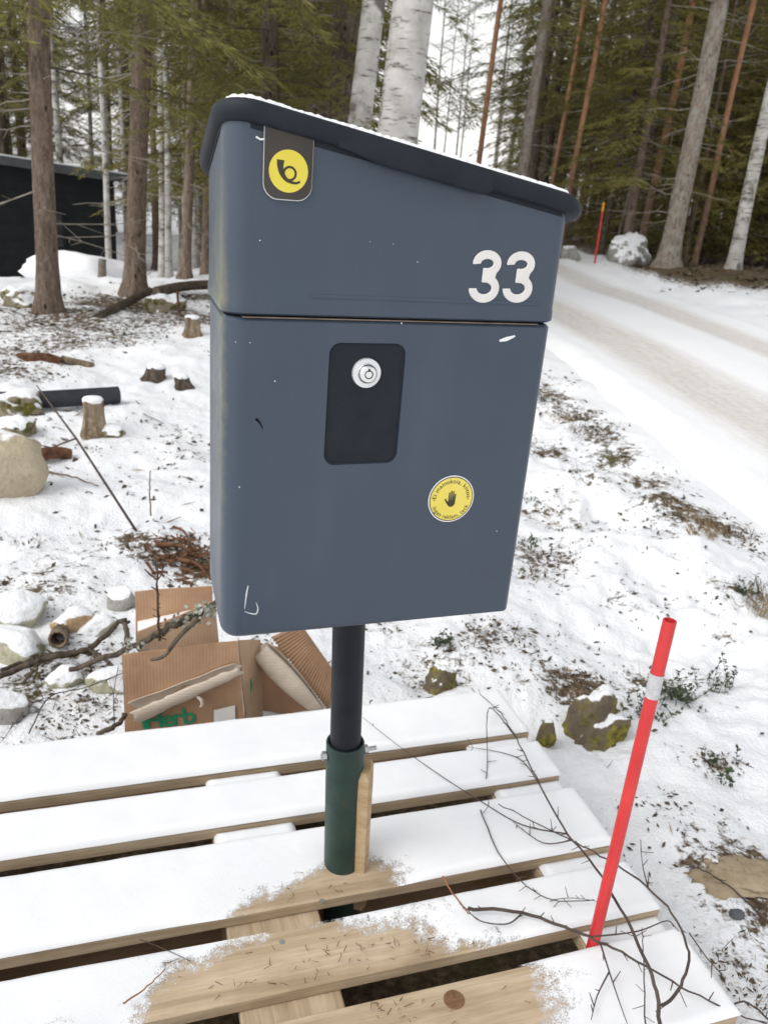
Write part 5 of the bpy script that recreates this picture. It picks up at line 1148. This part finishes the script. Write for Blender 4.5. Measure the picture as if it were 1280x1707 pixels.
# ------------------------------------------------------------------ cabin
cY = 15.5
ca = at(-60, 262, 15.0); cb_ = at(190, 300, 16.2); dirc = Vector((cb_.x - ca.x, cb_.y - ca.y, 0)); Lc = dirc.length; cang = math.atan2(dirc.y, dirc.x)
zb = -1.35; cabin = empty('cabin', (ca.x, ca.y, zb), cang); tag(cabin, 'small black wooden cabin with low sloping roof among the left trees', 'cabin')
h0 = at(-60, 262, 15.0).z - zb; h1 = cb_.z - zb
m = MB(); dpt = 3.2
m.add([(-1.5, 0, 0), (Lc, 0, 0), (Lc, dpt, 0), (-1.5, dpt, 0), (-1.5, 0, h0 + .1), (Lc, 0, h1), (Lc, dpt, h1), (-1.5, dpt, h0 + .1)], [(0, 1, 5, 4), (1, 2, 6, 5), (2, 3, 7, 6), (3, 0, 4, 7), (4, 5, 6, 7)]); m.build('wall', 'cabin', cabin)
sl = (h0 + .1 - h1) / (Lc + 1.5)
def rf(x, dz): return h1 + (Lc - x) * sl + dz
m = MB(); m.add([(x, y, rf(x, dz)) for x in (-1.9, Lc + .30) for y in (-.35, dpt + .35) for dz in (.01, .11)], [(0, 1, 3, 2), (4, 6, 7, 5), (0, 4, 5, 1), (2, 3, 7, 6), (0, 2, 6, 4), (1, 5, 7, 3)]); roof_o = m.build('roof', 'roofing', cabin)
m = MB(); m.add([(x, y, rf(x, dz)) for x in (-1.9, Lc + .31) for y in (-.375, -.352) for dz in (-.02, .125)], [(0, 1, 3, 2), (4, 6, 7, 5), (0, 4, 5, 1), (2, 3, 7, 6), (0, 2, 6, 4), (1, 5, 7, 3)]); m.build('fascia', 'fascia', roof_o)
m = MB(); m.add([(x, y, rf(x, dz)) for x in (-1.85, Lc + .28) for y in (-.33, dpt + .33) for dz in (.112, .15)], [(0, 1, 3, 2), (4, 6, 7, 5), (0, 4, 5, 1), (2, 3, 7, 6), (0, 2, 6, 4), (1, 5, 7, 3)]); m.build('roof_snow', 'snow', roof_o)
def cloc(px, py):
    r = ray(px, py); nrm = Vector((-math.sin(cang), math.cos(cang), 0)); p = CAM + r * ((cabin.location - CAM).dot(nrm) / r.dot(nrm)); q = p - cabin.location; return q.x * math.cos(cang) + q.y * math.sin(cang), q.z
x0, z1 = cloc(84, 356); x1, z0 = cloc(106, 412)
m = MB(); m.box(x0, x1, -.02, .03, z0, z1); wn_ = m.build('window', 'glassdark', cabin)
m = MB()
for a_ in ((x0 - .05, x0, z0 - .05, z1 + .05), (x1, x1 + .05, z0 - .05, z1 + .05), (x0, x1, z0 - .05, z0), (x0, x1, z1, z1 + .05)): m.box(a_[0], a_[1], -.04, .02, a_[2], a_[3])
m.build('window_frame', 'cabin', wn_)

# ------------------------------------------------------------------ plants and litter
def tuft(px, py, n, h, spread, label, seed, mat='grass', lean=(0, 0), w=.0022):
    b = g(px, py); r_ = random.Random(seed); V = []; Fq = []
    for _ in range(n):
        a = r_.uniform(0, 6.28); s = r_.random() ** .5 * spread; p = Vector((s * math.cos(a), s * math.sin(a), -.01)); d = Vector((r_.gauss(lean[0], .5), r_.gauss(lean[1], .5), 1)).normalized(); hh = h * r_.uniform(.4, 1.1); t = Vector((r_.gauss(0, 1), r_.gauss(0, 1), 0)).normalized() * w
        k = len(V); m1_ = p + d * hh * .55; m2_ = p + d * hh + Vector((d.x, d.y, -.6)) * hh * .35; V += [p - t, p + t, m1_ + t * .8, m1_ - t * .8, m2_]; Fq += [(k, k + 1, k + 2, k + 3), (k + 3, k + 2, k + 4, k + 4)]
    m = MB(); m.add(V, [f if f[2] != f[3] else f[:3] for f in Fq]); o = m.build('grass_tuft', mat); o.location = b; tag(o, label, 'grass tuft'); return o
tuft(1172, 888, 70, .13, .06, 'bent tan grass tuft with dark hole on the road bank', 1, lean=(-.5, -.5))
tuft(1150, 860, 40, .10, .05, 'smaller tan grass tuft left of the bent one on the bank', 2, lean=(-.4, -.4))
tuft(1230, 892, 40, .07, .07, 'low brown grass tuft right of the bent one on the bank', 3, 'litter')
tuft(968, 718, 60, .10, .10, 'brown grass tuft on the bank beside the mailbox right edge', 4, 'litter')
tuft(905, 668, 40, .10, .06, 'greenish grass tuft touching the mailbox right edge', 5, 'leafy')
tuft(1258, 1020, 70, .16, .05, 'upright grass and twig tuft at the right edge above the marker', 6, 'grass', w=.0015)
tuft(1270, 1000, 50, .17, .06, 'dark twiggy tuft at the right edge just behind the upright grass', 7, 'litter', w=.0015)
tuft(935, 700, 36, .08, .08, 'short dry tuft low on the bank by the mailbox', 8)
tuft(885, 830, 50, .05, .07, 'low green heather patch touching the mailbox edge', 9, 'leafy', w=.004)
tuft(880, 905, 40, .05, .06, 'low green heather patch below the other at the mailbox edge', 10, 'leafy', w=.004)
tuft(890, 965, 40, .06, .06, 'brown tuft near the mailbox lower right corner', 11, 'litter')
def sprig(px, py, n, h, label, seed):
    b = g(px, py); e = empty('evergreen_sprig', b); tag(e, label, 'plant'); r_ = random.Random(seed); m = MB(); lf = MB()
    for _ in range(n):
        d = Vector((r_.gauss(0, .45), r_.gauss(0, .45), 1)).normalized(); p0_ = Vector((r_.gauss(0, .025), r_.gauss(0, .025), -.01)); hh = h * r_.uniform(.5, 1.1); m.tube([p0_, p0_ + d * hh], [.0012, .0006], 3, False)
        for k in range(int(9 * hh / h) + 3):
            c = p0_ + d * hh * (.3 + .7 * k / 10); q = Vector((r_.gauss(0, 1), r_.gauss(0, 1), r_.gauss(.3, .4))).normalized(); s_ = q.cross(d).normalized() * .0042; lf.add([c, c + q * .006 + s_, c + q * .014, c + q * .006 - s_], [(0, 1, 2, 3)])
    o = m.build('stems', 'twig', e); o['kind'] = 'stuff'; o = lf.build('leaves', 'leafy', e); o['kind'] = 'stuff'
sprig(1190, 1150, 12, .10, 'dark green evergreen sprig on snow right of the red marker', 1)
sprig(1100, 1165, 16, .09, 'evergreen sprig just right of the mossy rock behind the marker', 2)
sprig(1065, 1190, 14, .07, 'evergreen sprig left of the marker against the mossy rock', 3)
sprig(1140, 1165, 12, .06, 'low evergreen sprig directly right of the marker reflector band', 4)
sprig(1192, 1275, 6, .04, 'tiny evergreen sprig poking from smooth snow right of the marker', 5)
sprig(735, 1075, 9, .06, 'small evergreen sprig above the small mossy rock', 6)
sprig(1240, 990, 12, .09, 'dark evergreen clump at the right edge above the marker', 7)
# moss needles on the mossy rocks and loose litter everywhere else: nobody could count it
def litter(name, mat, n, seed, fn, label, cat, lr=(.006, .03), wr=(.15, .5), lift=.006, up=.25):
    r_ = np.random.RandomState(seed); px = r_.uniform(-40, 1320, n * 6); u = r_.random(n * 6); R = np.exp(np.log(1.15) + u * (np.log(16.5) - np.log(1.15))); th = np.radians(r_.uniform(-40, 42, n * 6)); x = R * np.sin(th); y = R * np.cos(th)
    b = bareness(x, y); uu, vv = to_pallet(x, y); keep = (r_.random(n * 6) < fn(b, x, y) * (.12 + 1.3 * sstep(.40, .60, fbm(x * 6, y * 6, 91, 3)))) & ~((uu > -.03) & (uu < 1.23) & (vv > -.02) & (vv < .83)); x = x[keep][:n]; y = y[keep][:n]; R = R[keep][:n]; k = len(x); z = height(x, y)
    a = r_.uniform(0, 6.28, k); L = (lr[0] + (lr[1] - lr[0]) * r_.random(k) ** 2.4) * (.28 + .32 * R); d = np.stack([np.cos(a), np.sin(a), r_.normal(0, up, k)], 1) * L[:, None]; s = np.stack([-np.sin(a), np.cos(a), r_.normal(0, .6, k)], 1) * (L * r_.uniform(*wr, k))[:, None]
    c = np.stack([x, y, z + r_.uniform(0, lift, k)], 1); V = np.stack([c - d, c + s, c + d, c - s], 1).reshape(-1, 3)
    o = link(name, fastmesh(name, V, np.arange(len(V)).reshape(-1, 4), mat)); tag(o, label, cat, kind='stuff')
litter('leaf_litter', 'litter', 42000, 1, lambda b, x, y: np.clip((b - .24) * 1.9, 0.008, .7), 'dark dead leaves and debris poking through the snow', 'leaf litter', (.0018, .014))
litter('grass_litter', 'grass', 11000, 2, lambda b, x, y: np.clip((b - .28) * 1.4, 0.004, .5), 'dry straw lying on the snow', 'straw', (.008, .028), (.035, .08), .008, .35)
litter('moss_litter', 'leafy', 8000, 3, lambda b, x, y: np.clip((b - .30) * 1.4, 0.002, .5), 'small green moss and heather leaves in the snow', 'moss', (.003, .009), (.3, .6), .012, .6)
litter('twig_litter', 'twig', 1600, 4, lambda b, x, y: np.clip((b - .18) * .8, 0.02, .4), 'tiny twigs scattered over the snow', 'twigs', (.012, .05), (.015, .03), .01, .2)
litter('undergrowth', 'twig', 9000, 6, lambda b, x, y: np.clip((b - .36) * 1.6, 0.0, .6), 'thin brown stems of heather and seedlings in the snow', 'undergrowth', (.012, .035), (.02, .05), .012, 1.3)
